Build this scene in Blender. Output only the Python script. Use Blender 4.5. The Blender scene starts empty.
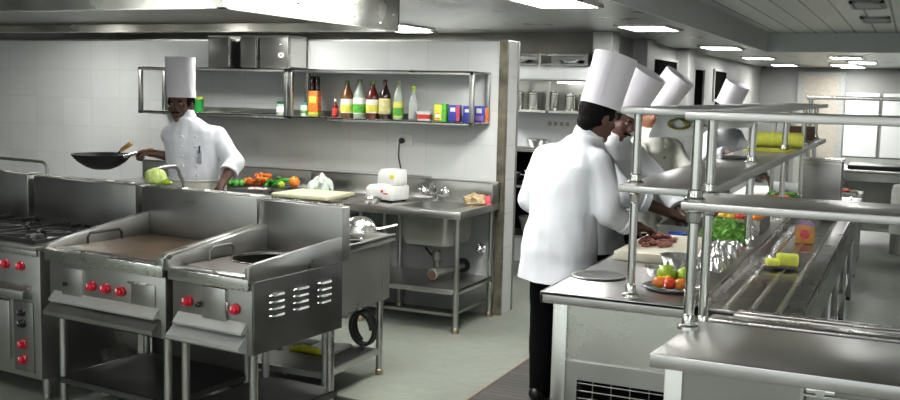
import bpy, bmesh, math, random
from mathutils import Vector, Matrix, noise
R = random.Random(7)
PI = math.pi
scene = bpy.context.scene
COL = scene.collection
V = Vector

# ------------------------------------------------------------------ materials
MATS = {}

def new_mat(name):
    m = bpy.data.materials.new(name)
    m.use_nodes = True
    nt = m.node_tree
    b = nt.nodes['Principled BSDF']
    MATS[name] = m
    return m, nt, b

def link(nt, a, b):
    nt.links.new(a, b)

def plain(name, col, rough=0.5, metal=0.0, var=0.08, scale=18.0, bump=0.0, spec=None, trans=0.0, alpha=None):
    m, nt, b = new_mat(name)
    tc = nt.nodes.new('ShaderNodeTexCoord')
    nz = nt.nodes.new('ShaderNodeTexNoise')
    nz.inputs['Scale'].default_value = scale
    nz.inputs['Detail'].default_value = 4
    link(nt, tc.outputs['Object'], nz.inputs['Vector'])
    rp = nt.nodes.new('ShaderNodeValToRGB')
    rp.color_ramp.elements[0].position = 0.3
    rp.color_ramp.elements[1].position = 0.7
    rp.color_ramp.elements[0].color = [c * (1 - var) for c in col] + [1]
    rp.color_ramp.elements[1].color = [min(1, c * (1 + var)) for c in col] + [1]
    link(nt, nz.outputs['Fac'], rp.inputs['Fac'])
    link(nt, rp.outputs['Color'], b.inputs['Base Color'])
    b.inputs['Roughness'].default_value = rough
    b.inputs['Metallic'].default_value = metal
    if spec is not None:
        b.inputs['Specular IOR Level'].default_value = spec
    if trans:
        b.inputs['Transmission Weight'].default_value = trans
    if bump:
        bp = nt.nodes.new('ShaderNodeBump')
        bp.inputs['Strength'].default_value = bump
        bp.inputs['Distance'].default_value = 0.01
        link(nt, nz.outputs['Fac'], bp.inputs['Height'])
        link(nt, bp.outputs['Normal'], b.inputs['Normal'])
    return m

def steel(name, col=(0.56, 0.56, 0.54), r0=0.22, r1=0.38, stretch=(1, 1, 12), var=0.12, bump=0.008, big=0.03):
    m, nt, b = new_mat(name)
    tc = nt.nodes.new('ShaderNodeTexCoord')
    mp = nt.nodes.new('ShaderNodeMapping')
    mp.inputs['Scale'].default_value = stretch
    link(nt, tc.outputs['Object'], mp.inputs['Vector'])
    n1 = nt.nodes.new('ShaderNodeTexNoise')
    n1.inputs['Scale'].default_value = 30
    n1.inputs['Detail'].default_value = 5
    link(nt, mp.outputs['Vector'], n1.inputs['Vector'])
    n2 = nt.nodes.new('ShaderNodeTexNoise')
    n2.inputs['Scale'].default_value = 3.2
    n2.inputs['Detail'].default_value = 5
    link(nt, tc.outputs['Object'], n2.inputs['Vector'])
    mr = nt.nodes.new('ShaderNodeMapRange')
    mr.inputs['From Min'].default_value = 0.3
    mr.inputs['From Max'].default_value = 0.7
    mr.inputs['To Min'].default_value = r0
    mr.inputs['To Max'].default_value = r1
    mx = nt.nodes.new('ShaderNodeMath'); mx.operation = 'MULTIPLY_ADD'
    mx.inputs[1].default_value = 0.12
    link(nt, n1.outputs['Fac'], mx.inputs[0])
    m2 = nt.nodes.new('ShaderNodeMath'); m2.operation = 'MULTIPLY'; m2.inputs[1].default_value = 0.88
    link(nt, n2.outputs['Fac'], m2.inputs[0])
    link(nt, m2.outputs[0], mx.inputs[2])
    link(nt, mx.outputs[0], mr.inputs['Value'])
    link(nt, mr.outputs['Result'], b.inputs['Roughness'])
    rp = nt.nodes.new('ShaderNodeValToRGB')
    rp.color_ramp.elements[0].position = 0.3
    rp.color_ramp.elements[1].position = 0.72
    rp.color_ramp.elements[0].color = [c * (1 - var) for c in col] + [1]
    rp.color_ramp.elements[1].color = [min(1, c * (1 + var)) for c in col] + [1]
    link(nt, mx.outputs[0], rp.inputs['Fac'])
    link(nt, rp.outputs['Color'], b.inputs['Base Color'])
    b.inputs['Metallic'].default_value = 1.0
    bp = nt.nodes.new('ShaderNodeBump')
    bp.inputs['Strength'].default_value = big
    bp.inputs['Distance'].default_value = 0.012
    link(nt, n2.outputs['Fac'], bp.inputs['Height'])
    b2 = nt.nodes.new('ShaderNodeBump')
    b2.inputs['Strength'].default_value = bump
    b2.inputs['Distance'].default_value = 0.002
    link(nt, n1.outputs['Fac'], b2.inputs['Height'])
    link(nt, bp.outputs['Normal'], b2.inputs['Normal'])
    link(nt, bp.outputs['Normal'], b.inputs['Normal'])
    nt.nodes.remove(b2)
    return m

def tiles(name, col, grout, axes=('X', 'Z'), w=0.30, h=0.20, rough=0.25, gsize=0.006, offset=0.0, var=0.03):
    m, nt, b = new_mat(name)
    tc = nt.nodes.new('ShaderNodeTexCoord')
    sx = nt.nodes.new('ShaderNodeSeparateXYZ')
    cx = nt.nodes.new('ShaderNodeCombineXYZ')
    link(nt, tc.outputs['Object'], sx.inputs[0])
    link(nt, sx.outputs[axes[0]], cx.inputs['X'])
    link(nt, sx.outputs[axes[1]], cx.inputs['Y'])
    br = nt.nodes.new('ShaderNodeTexBrick')
    br.offset = offset
    br.inputs['Scale'].default_value = 1
    br.inputs['Brick Width'].default_value = w
    br.inputs['Row Height'].default_value = h
    br.inputs['Mortar Size'].default_value = gsize
    br.inputs['Mortar Smooth'].default_value = 0.3
    br.inputs['Color1'].default_value = [c * (1 - var) for c in col] + [1]
    br.inputs['Color2'].default_value = [min(1, c * (1 + var)) for c in col] + [1]
    br.inputs['Mortar'].default_value = list(grout) + [1]
    link(nt, cx.outputs[0], br.inputs['Vector'])
    nz = nt.nodes.new('ShaderNodeTexNoise'); nz.inputs['Scale'].default_value = 1.7; nz.inputs['Detail'].default_value = 6
    link(nt, tc.outputs['Object'], nz.inputs['Vector'])
    mix = nt.nodes.new('ShaderNodeMix'); mix.data_type = 'RGBA'; mix.blend_type = 'MULTIPLY'
    mix.inputs['Factor'].default_value = 0.25
    link(nt, br.outputs['Color'], mix.inputs['A'])
    link(nt, nz.outputs['Fac'], mix.inputs['B'])
    link(nt, mix.outputs['Result'], b.inputs['Base Color'])
    b.inputs['Roughness'].default_value = rough
    return m

def emit(name, col, strength):
    m, nt, b = new_mat(name)
    b.inputs['Base Color'].default_value = list(col) + [1]
    b.inputs['Emission Color'].default_value = list(col) + [1]
    b.inputs['Emission Strength'].default_value = strength
    return m

def glassy(name, col, rough=0.05, alpha_dark=0.0):
    m, nt, b = new_mat(name)
    b.inputs['Base Color'].default_value = list(col) + [1]
    b.inputs['Roughness'].default_value = rough
    b.inputs['Transmission Weight'].default_value = 0.55
    b.inputs['IOR'].default_value = 1.3
    return m

ST = steel('brushed_steel', (0.47, 0.47, 0.45), 0.26, 0.40)
STB = steel('bright_steel', (0.66, 0.66, 0.63), 0.20, 0.30, var=0.06)
STD = steel('dull_steel', (0.34, 0.34, 0.325), 0.30, 0.46)
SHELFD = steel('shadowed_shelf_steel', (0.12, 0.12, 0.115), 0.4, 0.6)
STG = steel('grey_steel', (0.30, 0.30, 0.28), 0.3, 0.5)
STT = steel('counter_steel', (0.55, 0.54, 0.53), 0.26, 0.38, stretch=(1, 10, 10), big=0.012)
STW = steel('tray_steel', (0.48, 0.46, 0.45), 0.25, 0.29, stretch=(10, 1, 10), big=0.03)
PIPE = steel('pipe_steel', (0.62, 0.62, 0.59), 0.15, 0.25, big=0.02)
CHROME = plain('chrome', (0.8, 0.8, 0.8), 0.08, 1.0, 0.02)
FOIL = plain('foil', (0.82, 0.82, 0.82), 0.25, 1.0, 0.05)
HOOD = steel('hood_steel', (0.50, 0.50, 0.46), 0.16, 0.30, stretch=(1, 1, 3), big=0.12)
CEILM = steel('ceiling_metal', (0.47, 0.48, 0.465), 0.24, 0.42, stretch=(1, 1, 1), big=0.3)
BLACK = plain('black_rubber', (0.012, 0.012, 0.012), 0.5)
DARK = plain('dark_iron', (0.025, 0.024, 0.023), 0.45, 0.3)
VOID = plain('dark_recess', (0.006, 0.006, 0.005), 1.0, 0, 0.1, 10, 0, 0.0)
SATIN = plain('satin_steel', (0.54, 0.55, 0.53), 0.38, 0.75, 0.04, 5)
EDGE = plain('edge_steel', (0.52, 0.52, 0.50), 0.36, 0.8, 0.04, 5)
RED = plain('red_plastic', (0.55, 0.012, 0.03), 0.3)
GRID = plain('griddle_plate', (0.105, 0.07, 0.042), 0.42, 0.35, 0.35, 6)
SOOT = plain('greasy_top', (0.10, 0.080, 0.072), 0.3, 0.6, 0.4, 14, 0.15)
WHITEP = plain('white_plastic', (0.8, 0.8, 0.76), 0.35)
CREAM = plain('cream_board', (0.72, 0.70, 0.47), 0.5, 0, 0.05)
CREAM2 = plain('ivory_board', (0.66, 0.62, 0.50), 0.5, 0, 0.06)
YEL = plain('yellow_plastic', (0.62, 0.62, 0.03), 0.4)
YEL2 = plain('lemon_foam', (0.85, 0.88, 0.14), 0.6, 0, 0.1, 40)
WOOD = plain('varnished_wood', (0.55, 0.33, 0.09), 0.45, 0, 0.25, 30)
COAT = plain('white_cotton', (0.74, 0.76, 0.80), 0.85, 0, 0.03, 6, 0.0)
COAT2 = plain('offwhite_cotton', (0.66, 0.66, 0.60), 0.85, 0, 0.04, 6, 0.0)
PAPER = plain('hat_paper', (0.78, 0.75, 0.80), 0.8, 0, 0.02, 5)
APRON = plain('apron_cloth', (0.62, 0.62, 0.54), 0.9, 0, 0.05, 12)
SKIN = plain('brown_skin', (0.10, 0.046, 0.030), 0.5, 0, 0.12, 25)
SKIN2 = plain('warm_brown_skin', (0.22, 0.095, 0.055), 0.5, 0, 0.12, 25)
HAIR = plain('black_hair', (0.006, 0.005, 0.005), 0.8, 0, 0.2, 90, 0.3, 0.12)
TROUS = plain('black_cloth', (0.006, 0.006, 0.007), 0.95, 0, 0.2, 40, 0, 0.1)
SHOE = plain('black_leather', (0.012, 0.012, 0.012), 0.35)
EYEW = plain('eye_white', (0.30, 0.27, 0.25), 0.3)
RUST = plain('rusty_steel', (0.20, 0.18, 0.135), 0.45, 0.7, 0.45, 9)
BEIGE = plain('beige_paint', (0.46, 0.42, 0.36), 0.6)
GREYP = plain('grey_paint', (0.40, 0.41, 0.39), 0.6)
WHITEW = plain('white_panel', (0.78, 0.80, 0.80), 0.4, 0, 0.02, 3)
WALLP = plain('pale_wall', (0.31, 0.31, 0.30), 0.5, 0, 0.06, 2)
DIRTY = plain('grimy_wall', (0.22, 0.21, 0.185), 0.6, 0.1, 0.2, 2.5)
GREEN = plain('leaf_green', (0.07, 0.24, 0.03), 0.45, 0, 0.4, 30)
GREEN2 = plain('pepper_green', (0.05, 0.30, 0.03), 0.3, 0, 0.25, 20)
PALEG = plain('pale_green', (0.50, 0.62, 0.20), 0.5, 0, 0.3, 25)
LIME = plain('lime_skin', (0.30, 0.45, 0.03), 0.35, 0, 0.2, 25)
ORANGE = plain('carrot_orange', (0.75, 0.17, 0.02), 0.45, 0, 0.15, 30)
TOMR = plain('tomato_red', (0.62, 0.05, 0.015), 0.25, 0, 0.2, 10)
TOMO = plain('tomato_orange', (0.75, 0.22, 0.02), 0.25, 0, 0.25, 10)
TOMY = plain('tomato_yellow', (0.75, 0.45, 0.04), 0.3, 0, 0.25, 10)
ONION = plain('onion_pink', (0.72, 0.55, 0.56), 0.4, 0, 0.12, 20)
MEAT = plain('chopped_meat', (0.28, 0.10, 0.075), 0.4, 0, 0.5, 60, 0.6)
BAG = plain('cloudy_plastic', (0.62, 0.68, 0.62), 0.25, 0, 0.25, 25, 0.4)
SPONGE = plain('tan_rag', (0.40, 0.30, 0.17), 0.9, 0, 0.25, 50, 0.5)
PINK = plain('pink_rag', (0.60, 0.09, 0.12), 0.9, 0, 0.2, 50, 0.5)
TUBE = plain('grey_tube', (0.30, 0.30, 0.29), 0.35, 0.8, 0.05)
BREAD = plain('bread_crust', (0.55, 0.27, 0.08), 0.5, 0, 0.2, 20)
PURPLE = plain('purple_print', (0.30, 0.16, 0.36), 0.4)
BLUEBOX = plain('blue_print', (0.05, 0.06, 0.36), 0.4, 0, 0.3, 50)
LGREEN = plain('green_print', (0.10, 0.42, 0.05), 0.4, 0, 0.3, 50)
GCUP = plain('green_plastic', (0.02, 0.38, 0.06), 0.35)
TEAL = plain('teal_plastic', (0.05, 0.40, 0.28), 0.4)
LABY = plain('yellow_label', (0.72, 0.68, 0.10), 0.5, 0, 0.15, 60)
LABW = plain('white_label', (0.80, 0.80, 0.72), 0.5, 0, 0.05, 60)
LABO = plain('orange_label', (0.75, 0.20, 0.03), 0.5, 0, 0.4, 60)
LABR = plain('red_label', (0.60, 0.05, 0.04), 0.5, 0, 0.3, 60)
BRASS = plain('aged_brass', (0.35, 0.30, 0.2), 0.35, 0.9, 0.2)
PVC = plain('grey_pvc', (0.38, 0.38, 0.35), 0.45)
G_CLEAR = glassy('clear_glass', (0.85, 0.9, 0.86))
G_RED = plain('red_sauce_glass', (0.12, 0.014, 0.008), 0.08)
G_BROWN = plain('brown_sauce_glass', (0.16, 0.065, 0.02), 0.08)
G_DARK = plain('dark_sauce_glass', (0.022, 0.009, 0.006), 0.06)
G_GREEN = glassy('green_glass', (0.35, 0.55, 0.15))
G_LIQ = plain('pale_liquid', (0.42, 0.48, 0.40), 0.1)
DIFF = emit('light_diffuser', (1.0, 1.0, 0.97), 34.0)

TILE = tiles('white_wall_tile', (0.78, 0.79, 0.77), (0.73, 0.74, 0.72), w=0.33, h=0.25, rough=0.22)
TILEY = tiles('white_side_tile', (0.80, 0.81, 0.79), (0.72, 0.73, 0.70), axes=('Y', 'Z'), w=0.40, h=0.25)
MATM = tiles('rubber_mat', (0.060, 0.054, 0.050), (0.025, 0.022, 0.02), axes=('X', 'Y'), w=2.0, h=0.055, rough=0.7, gsize=0.008, var=0.25)

def floor_mat():
    m, nt, b = new_mat('kitchen_floor')
    tc = nt.nodes.new('ShaderNodeTexCoord')
    n1 = nt.nodes.new('ShaderNodeTexNoise'); n1.inputs['Scale'].default_value = 1.1; n1.inputs['Detail'].default_value = 8
    n1.inputs['Roughness'].default_value = 0.65
    n2 = nt.nodes.new('ShaderNodeTexNoise'); n2.inputs['Scale'].default_value = 14; n2.inputs['Detail'].default_value = 6
    link(nt, tc.outputs['Object'], n1.inputs['Vector']); link(nt, tc.outputs['Object'], n2.inputs['Vector'])
    rp = nt.nodes.new('ShaderNodeValToRGB')
    rp.color_ramp.elements[0].position = 0.34; rp.color_ramp.elements[0].color = (0.17, 0.182, 0.152, 1)
    rp.color_ramp.elements[1].position = 0.66; rp.color_ramp.elements[1].color = (0.265, 0.285, 0.245, 1)
    link(nt, n1.outputs['Fac'], rp.inputs['Fac'])
    mix = nt.nodes.new('ShaderNodeMix'); mix.data_type = 'RGBA'; mix.blend_type = 'MULTIPLY'; mix.inputs['Factor'].default_value = 0.3
    link(nt, rp.outputs['Color'], mix.inputs['A']); link(nt, n2.outputs['Fac'], mix.inputs['B'])
    link(nt, mix.outputs['Result'], b.inputs['Base Color'])
    mr = nt.nodes.new('ShaderNodeMapRange'); mr.inputs['To Min'].default_value = 0.28; mr.inputs['To Max'].default_value = 0.6
    link(nt, n1.outputs['Fac'], mr.inputs['Value']); link(nt, mr.outputs['Result'], b.inputs['Roughness'])
    bp = nt.nodes.new('ShaderNodeBump'); bp.inputs['Strength'].default_value = 0.15; bp.inputs['Distance'].default_value = 0.01
    link(nt, n2.outputs['Fac'], bp.inputs['Height']); link(nt, bp.outputs['Normal'], b.inputs['Normal'])
    return m
FLOOR = floor_mat()

def plank_mat():
    m, nt, b = new_mat('ceiling_planks')
    tc = nt.nodes.new('ShaderNodeTexCoord')
    sx = nt.nodes.new('ShaderNodeSeparateXYZ'); cx = nt.nodes.new('ShaderNodeCombineXYZ')
    link(nt, tc.outputs['Object'], sx.inputs[0])
    link(nt, sx.outputs['Y'], cx.inputs['X']); link(nt, sx.outputs['X'], cx.inputs['Y'])
    br = nt.nodes.new('ShaderNodeTexBrick'); br.offset = 0
    br.inputs['Scale'].default_value = 1
    br.inputs['Brick Width'].default_value = 40; br.inputs['Row Height'].default_value = 0.22
    br.inputs['Mortar Size'].default_value = 0.012
    br.inputs['Color1'].default_value = (0.62, 0.64, 0.61, 1); br.inputs['Color2'].default_value = (0.55, 0.57, 0.55, 1)
    br.inputs['Mortar'].default_value = (0.16, 0.17, 0.16, 1)
    link(nt, cx.outputs[0], br.inputs['Vector'])
    link(nt, br.outputs['Color'], b.inputs['Base Color'])
    b.inputs['Roughness'].default_value = 0.4
    b.inputs['Metallic'].default_value = 0.35
    return m
PLANK = plank_mat()

# ------------------------------------------------------------------ geometry helper
def frame_for(d):
    d = d.normalized()
    a = V((0, 0, 1)) if abs(d.z) < 0.9 else V((1, 0, 0))
    x = d.cross(a).normalized()
    return x, x.cross(d).normalized() * -1

class G:
    def __init__(self):
        self.bm = bmesh.new()
    def box(self, x0, x1, y0, y1, z0, z1, bev=0.0, rot=None, mat=0):
        r = bmesh.ops.create_cube(self.bm, size=1)
        vs = r['verts']
        M = Matrix.Translation(((x0 + x1) / 2, (y0 + y1) / 2, (z0 + z1) / 2))
        if rot is not None:
            M = M @ rot
        M = M @ Matrix.Diagonal((abs(x1 - x0), abs(y1 - y0), abs(z1 - z0), 1))
        bmesh.ops.transform(self.bm, matrix=M, verts=vs)
        fs = set(f for v in vs for f in v.link_faces)
        for f in fs:
            f.material_index = mat
        if bev:
            es = set(e for v in vs for e in v.link_edges)
            bmesh.ops.bevel(self.bm, geom=list(es), offset=bev, segments=2, profile=0.5, affect='EDGES', clamp_overlap=True)
        return self
    def cyl(self, p0, p1, r0, r1=None, n=20, mat=0):
        p0, p1 = V(p0), V(p1)
        r1 = r0 if r1 is None else r1
        x, y = frame_for(p1 - p0)
        ring = []
        for p, r in ((p0, r0), (p1, r1)):
            ring.append([self.bm.verts.new(p + (x * math.cos(2 * PI * i / n) + y * math.sin(2 * PI * i / n)) * r) for i in range(n)])
        fs = [self.bm.faces.new((ring[0][i], ring[0][(i + 1) % n], ring[1][(i + 1) % n], ring[1][i])) for i in range(n)]
        fs.append(self.bm.faces.new(ring[0][::-1])); fs.append(self.bm.faces.new(ring[1]))
        for f in fs: f.material_index = mat
        return self
    def tube(self, pts, r, n=10, closed=False, mat=0):
        pts = [V(p) for p in pts]
        rr = r if isinstance(r, (list, tuple)) else [r] * len(pts)
        N = len(pts); rings = []; px = None
        for i, p in enumerate(pts):
            if closed:
                d = pts[(i + 1) % N] - pts[i - 1]
            else:
                d = pts[min(i + 1, N - 1)] - pts[max(i - 1, 0)]
            d.normalize()
            if px is None:
                px, _ = frame_for(d)
            px = (px - d * px.dot(d)).normalized()
            py = d.cross(px)
            rings.append([self.bm.verts.new(p + (px * math.cos(2 * PI * k / n) + py * math.sin(2 * PI * k / n)) * rr[i]) for k in range(n)])
        for i in range(N if closed else N - 1):
            a, b = rings[i], rings[(i + 1) % N]
            for k in range(n):
                f = self.bm.faces.new((a[k], a[(k + 1) % n], b[(k + 1) % n], b[k])); f.material_index = mat
        if not closed:
            self.bm.faces.new(rings[0][::-1]); self.bm.faces.new(rings[-1])
        return self
    def lathe(self, prof, o=(0, 0, 0), n=28, up=(0, 0, 1), mat=0, sx=1.0, sy=1.0):
        o = V(o); up = V(up).normalized()
        if abs(up.z) > 0.999: x, y = V((1, 0, 0)), V((0, 1, 0))
        else:
            x, y = frame_for(up)
        prev = None
        for (r, z) in prof:
            c = o + up * z
            if r < 1e-6:
                cur = [self.bm.verts.new(c)]
            else:
                cur = [self.bm.verts.new(c + x * math.cos(2 * PI * i / n) * r * sx + y * math.sin(2 * PI * i / n) * r * sy) for i in range(n)]
            if prev is not None:
                for i in range(n):
                    j = (i + 1) % n
                    q = []
                    for vv in (prev[i % len(prev)], prev[j % len(prev)], cur[j % len(cur)], cur[i % len(cur)]):
                        if vv not in q: q.append(vv)
                    if len(q) > 2:
                        f = self.bm.faces.new(q); f.material_index = mat
            prev = cur
        return self
    def ell(self, c, r, u=20, v=12, rot=None, mat=0):
        res = bmesh.ops.create_uvsphere(self.bm, u_segments=u, v_segments=v, radius=1)
        if not isinstance(r, (tuple, list)): r = (r, r, r)
        M = Matrix.Translation(c)
        if rot is not None: M = M @ rot
        M = M @ Matrix.Diagonal((r[0], r[1], r[2], 1))
        bmesh.ops.transform(self.bm, matrix=M, verts=res['verts'])
        for f in set(f for vv in res['verts'] for f in vv.link_faces): f.material_index = mat
        return self
    def prism(self, poly, lo, hi, plane='yz', mat=0, bev=0.0):
        def P(a, b, c):
            return {'yz': (c, a, b), 'xz': (a, c, b), 'xy': (a, b, c)}[plane]
        A = [self.bm.verts.new(P(a, b, lo)) for a, b in poly]
        B = [self.bm.verts.new(P(a, b, hi)) for a, b in poly]
        n = len(poly)
        fs = [self.bm.faces.new(A[::-1]), self.bm.faces.new(B)]
        fs += [self.bm.faces.new((A[i], A[(i + 1) % n], B[(i + 1) % n], B[i])) for i in range(n)]
        for f in fs: f.material_index = mat
        bmesh.ops.recalc_face_normals(self.bm, faces=fs)
        if bev:
            es = set(e for f in fs for e in f.edges)
            bmesh.ops.bevel(self.bm, geom=list(es), offset=bev, segments=2, profile=0.5, affect='EDGES', clamp_overlap=True)
        return self
    def quad(self, *ps, mat=0):
        f = self.bm.faces.new([self.bm.verts.new(p) for p in ps]); f.material_index = mat
        return self
    def loft(self, rings, n=24, p=2.3):
        # rings: (center, half-width vector, half-depth vector)
        prev = None
        for c, a, b in rings:
            cur = []
            for i in range(n):
                t = 2 * PI * i / n
                ct, s = math.cos(t), math.sin(t)
                cur.append(self.bm.verts.new(V(c) + V(a) * math.copysign(abs(ct) ** (2 / p), ct) + V(b) * math.copysign(abs(s) ** (2 / p), s)))
            if prev:
                for i in range(n):
                    self.bm.faces.new((prev[i], prev[(i + 1) % n], cur[(i + 1) % n], cur[i]))
            else:
                self.bm.faces.new(cur[::-1])
            prev = cur
        self.bm.faces.new(prev)
        return self
    def limb(self, pts, rad, n=16):
        for i in range(len(pts)):
            self.ell(pts[i], rad[i], 14, 10)
            if i:
                self.cyl(pts[i - 1], pts[i], rad[i - 1], rad[i], n)
        return self
    def mesh(self, name):
        bmesh.ops.recalc_face_normals(self.bm, faces=self.bm.faces[:])
        me = bpy.data.meshes.new(name)
        self.bm.to_mesh(me); self.bm.free()
        return me
    def build(self, name, mat, parent=None, smooth=35, loc=None):
        me = self.mesh(name)
        mats = mat if isinstance(mat, (list, tuple)) else [mat]
        for m in mats: me.materials.append(m)
        if smooth:
            for p in me.polygons: p.use_smooth = True
            me.set_sharp_from_angle(angle=math.radians(smooth))
        o = bpy.data.objects.new(name, me)
        COL.objects.link(o)
        if loc is not None: o.location = loc
        if parent is not None: o.parent = parent
        return o

def tag(o, label, cat, group=None, kind=None):
    o['label'] = label; o['category'] = cat
    if group: o['group'] = group
    if kind: o['kind'] = kind
    return o

def thing(name, label, cat, loc=(0, 0, 0), rz=0.0, group=None):
    o = bpy.data.objects.new(name, None)
    o.empty_display_size = 0.1
    COL.objects.link(o)
    o.location = loc; o.rotation_euler = (0, 0, rz)
    return tag(o, label, cat, group)

def struct(g, name, mat, smooth=0, parent=None):
    o = g.build(name, mat, parent, smooth)
    if parent is None: o['kind'] = 'structure'
    return o

def kids(o):
    return [c for c in bpy.data.objects if c.parent == o]

def dup(root, loc=None, rz=None, label=None, parent=None):
    c = root.copy(); COL.objects.link(c)
    if parent is not None: c.parent = parent
    if loc is not None: c.location = loc
    if rz is not None: c.rotation_euler = (0, 0, rz)
    if label: c['label'] = label
    for k in kids(root): dup(k, parent=c)
    return c

def arc(c, r, a0, a1, n, u, v):
    c, u, v = V(c), V(u), V(v)
    return [c + u * math.cos(a0 + (a1 - a0) * i / n) * r + v * math.sin(a0 + (a1 - a0) * i / n) * r for i in range(n + 1)]

# ------------------------------------------------------------------ world and colour management
wd = bpy.data.worlds.new('kitchen_ambient'); scene.world = wd
wd.use_nodes = True
wd.node_tree.nodes['Background'].inputs['Color'].default_value = (0.93, 1.0, 0.97, 1)
wd.node_tree.nodes['Background'].inputs['Strength'].default_value = 0.9
scene.view_settings.view_transform = 'Standard'
scene.view_settings.look = 'None'
scene.view_settings.exposure = 0.36
scene.view_settings.gamma = 0.95
scene.cycles.use_denoising = True
scene.cycles.max_bounces = 8
scene.cycles.diffuse_bounces = 5
scene.cycles.glossy_bounces = 5
scene.cycles.sample_clamp_indirect = 6.0
scene.cycles.caustics_reflective = False
scene.cycles.caustics_refractive = False

# ------------------------------------------------------------------ camera
yaw, pitch, roll, F = 0.428254515, 0.109897595, 0.02368775, 1002.834574
f = V((-math.sin(yaw) * math.cos(pitch), math.cos(yaw) * math.cos(pitch), -math.sin(pitch)))
r = V((math.cos(yaw), math.sin(yaw), 0))
u = r.cross(f)
r2 = r * math.cos(roll) + u * math.sin(roll)
u2 = -r * math.sin(roll) + u * math.cos(roll)
cam = bpy.data.cameras.new('camera')
cam.sensor_width = 36; cam.lens = 36 * F / 900; cam.clip_start = 0.05; cam.clip_end = 100
co = bpy.data.objects.new('camera', cam)
COL.objects.link(co)
M = Matrix((r2, u2, -f)).transposed().to_4x4()
M.translation = (0, 0, 1.65)
co.matrix_world = M
scene.camera = co

# ------------------------------------------------------------------ room shell
ZC = 2.2
struct(G().box(-8.5, 3.5, -2.5, 19.6, -0.1, 0.0), 'floor', FLOOR)
g = G()
g.box(-8.5, -1.68, -2.5, 19.6, ZC, ZC + 0.5)
g.box(-1.68, 3.5, 12.89, 19.6, ZC, ZC + 0.5)
struct(g, 'ceiling', CEILM)
struct(G().box(-1.68, 3.5, -2.5, 12.89, 2.42, 2.70), 'ceiling_recess', PLANK)
g = G()
g.box(-1.685, -1.665, -2.5, 12.89, ZC - 0.004, 2.42)
g.box(-1.685, 3.5, 12.87, 12.895, ZC - 0.004, 2.42)
struct(g, 'trim_1', WHITEW)
struct(G().box(-8.5, -2.675, 6.77, 7.0, 0, 2.0), 'wall_back', [TILE])
struct(G().box(-2.675, -2.665, 6.77, 7.0, 0, 2.0), 'wall_end', [TILEY])
g = G(); g.box(-2.72, -2.662, 6.758, 6.772, 0.0, 2.0); g.box(-2.668, -2.660, 6.758, 6.79, 0, 2.0)
struct(g, 'trim_2', RUST)
g = G(); g.box(-2.672, -2.658, 6.985, 7.006, 0.0, 2.0)
struct(g, 'trim_3', STD)
struct(G().box(-8.5, -2.66, 6.765, 7.005, 2.0, 2.012), 'trim_4', STD)
struct(G().box(-8.7, -8.5, -2.5, 19.6, 0, 2.7), 'wall_left', WALLP)
struct(G().box(3.5, 3.7, -2.5, 19.6, 0, 2.7), 'wall_right', WHITEW)
# rear hatch wall and corridor side
struct(G().box(-8.5, -2.6, 9.1, 9.3, 0, ZC), 'wall_rear', [WHITEW])
struct(G().box(-8.5, -2.61, 9.08, 9.1, 1.985, ZC), 'trim_5', DIRTY)
struct(G().box(-2.66, -2.48, 8.85, 9.1, 0, ZC, 0.006), 'wall_pillar', [GREYP])
struct(G().box(-2.8, -2.6, 9.3, 19.5, 0, ZC), 'wall_corridor', WALLP)
struct(G().box(-8.5, 3.5, 19.5, 19.7, 0, 2.7), 'wall_far', WALLP)
struct(G().box(-2.62, -2.45, 10.05, 10.38, 0, ZC, 0.006), 'wall_pier', [WALLP])
struct(G().box(-2.62, -2.45, 12.1, 12.5, 0, ZC, 0.006), 'wall_pier', [WALLP])
# dark hatches and doorway on the corridor side
for i, (y0, y1, z0, z1) in enumerate(((10.42, 12.08, 1.70, 2.03), (14.6, 15.6, 1.6, 2.0))):
    w = struct(G().box(-2.61, -2.585, y0, y1, z0, z1), 'window_%d' % (i + 1), VOID)
    fr = G()
    fr.box(-2.60, -2.57, y0 - .03, y1 + .03, z1, z1 + .03); fr.box(-2.60, -2.57, y0 - .03, y1 + .03, z0 - .03, z0)
    fr.box(-2.60, -2.57, y0 - .03, y0, z0, z1); fr.box(-2.60, -2.57, y1, y1 + .03, z0, z1)
    fr.build('window_frame', GREYP, w, 0)
d = struct(G().box(-2.61, -2.585, 13.1, 13.75, 0, 1.98), 'door_1', VOID)
fr = G(); fr.box(-2.60, -2.56, 13.02, 13.1, 0, 2.04); fr.box(-2.60, -2.56, 13.75, 13.83, 0, 2.04); fr.box(-2.60, -2.56, 13.1, 13.75, 1.98, 2.04)
fr.build('door_frame', GREYP, d, 0)
d = struct(G().box(-1.83, -1.23, 19.46, 19.5, 0, 2.05), 'door_2', BEIGE)
fr = G(); fr.box(-1.93, -1.83, 19.44, 19.5, 0, 2.12); fr.box(-1.23, -1.13, 19.44, 19.5, 0, 2.12); fr.box(-1.83, -1.23, 19.44, 19.5, 2.05, 2.12)
fr.build('door_frame', GREYP, d, 0)
# tall white panels on the far wall
for i, (x0, x1) in enumerate(((-1.10, -0.54), (-0.48, 0.12), (0.18, 0.8))):
    p = G().box(x0, x1, 19.40, 19.5, 0.62, 1.76, 0.01)
    struct(p, 'trim_%d' % (6 + i), WHITEW)
struct(G().box(-1.13, 3.5, 19.36, 19.5, 0.0, 0.60), 'trim_9', GREYP)

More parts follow.
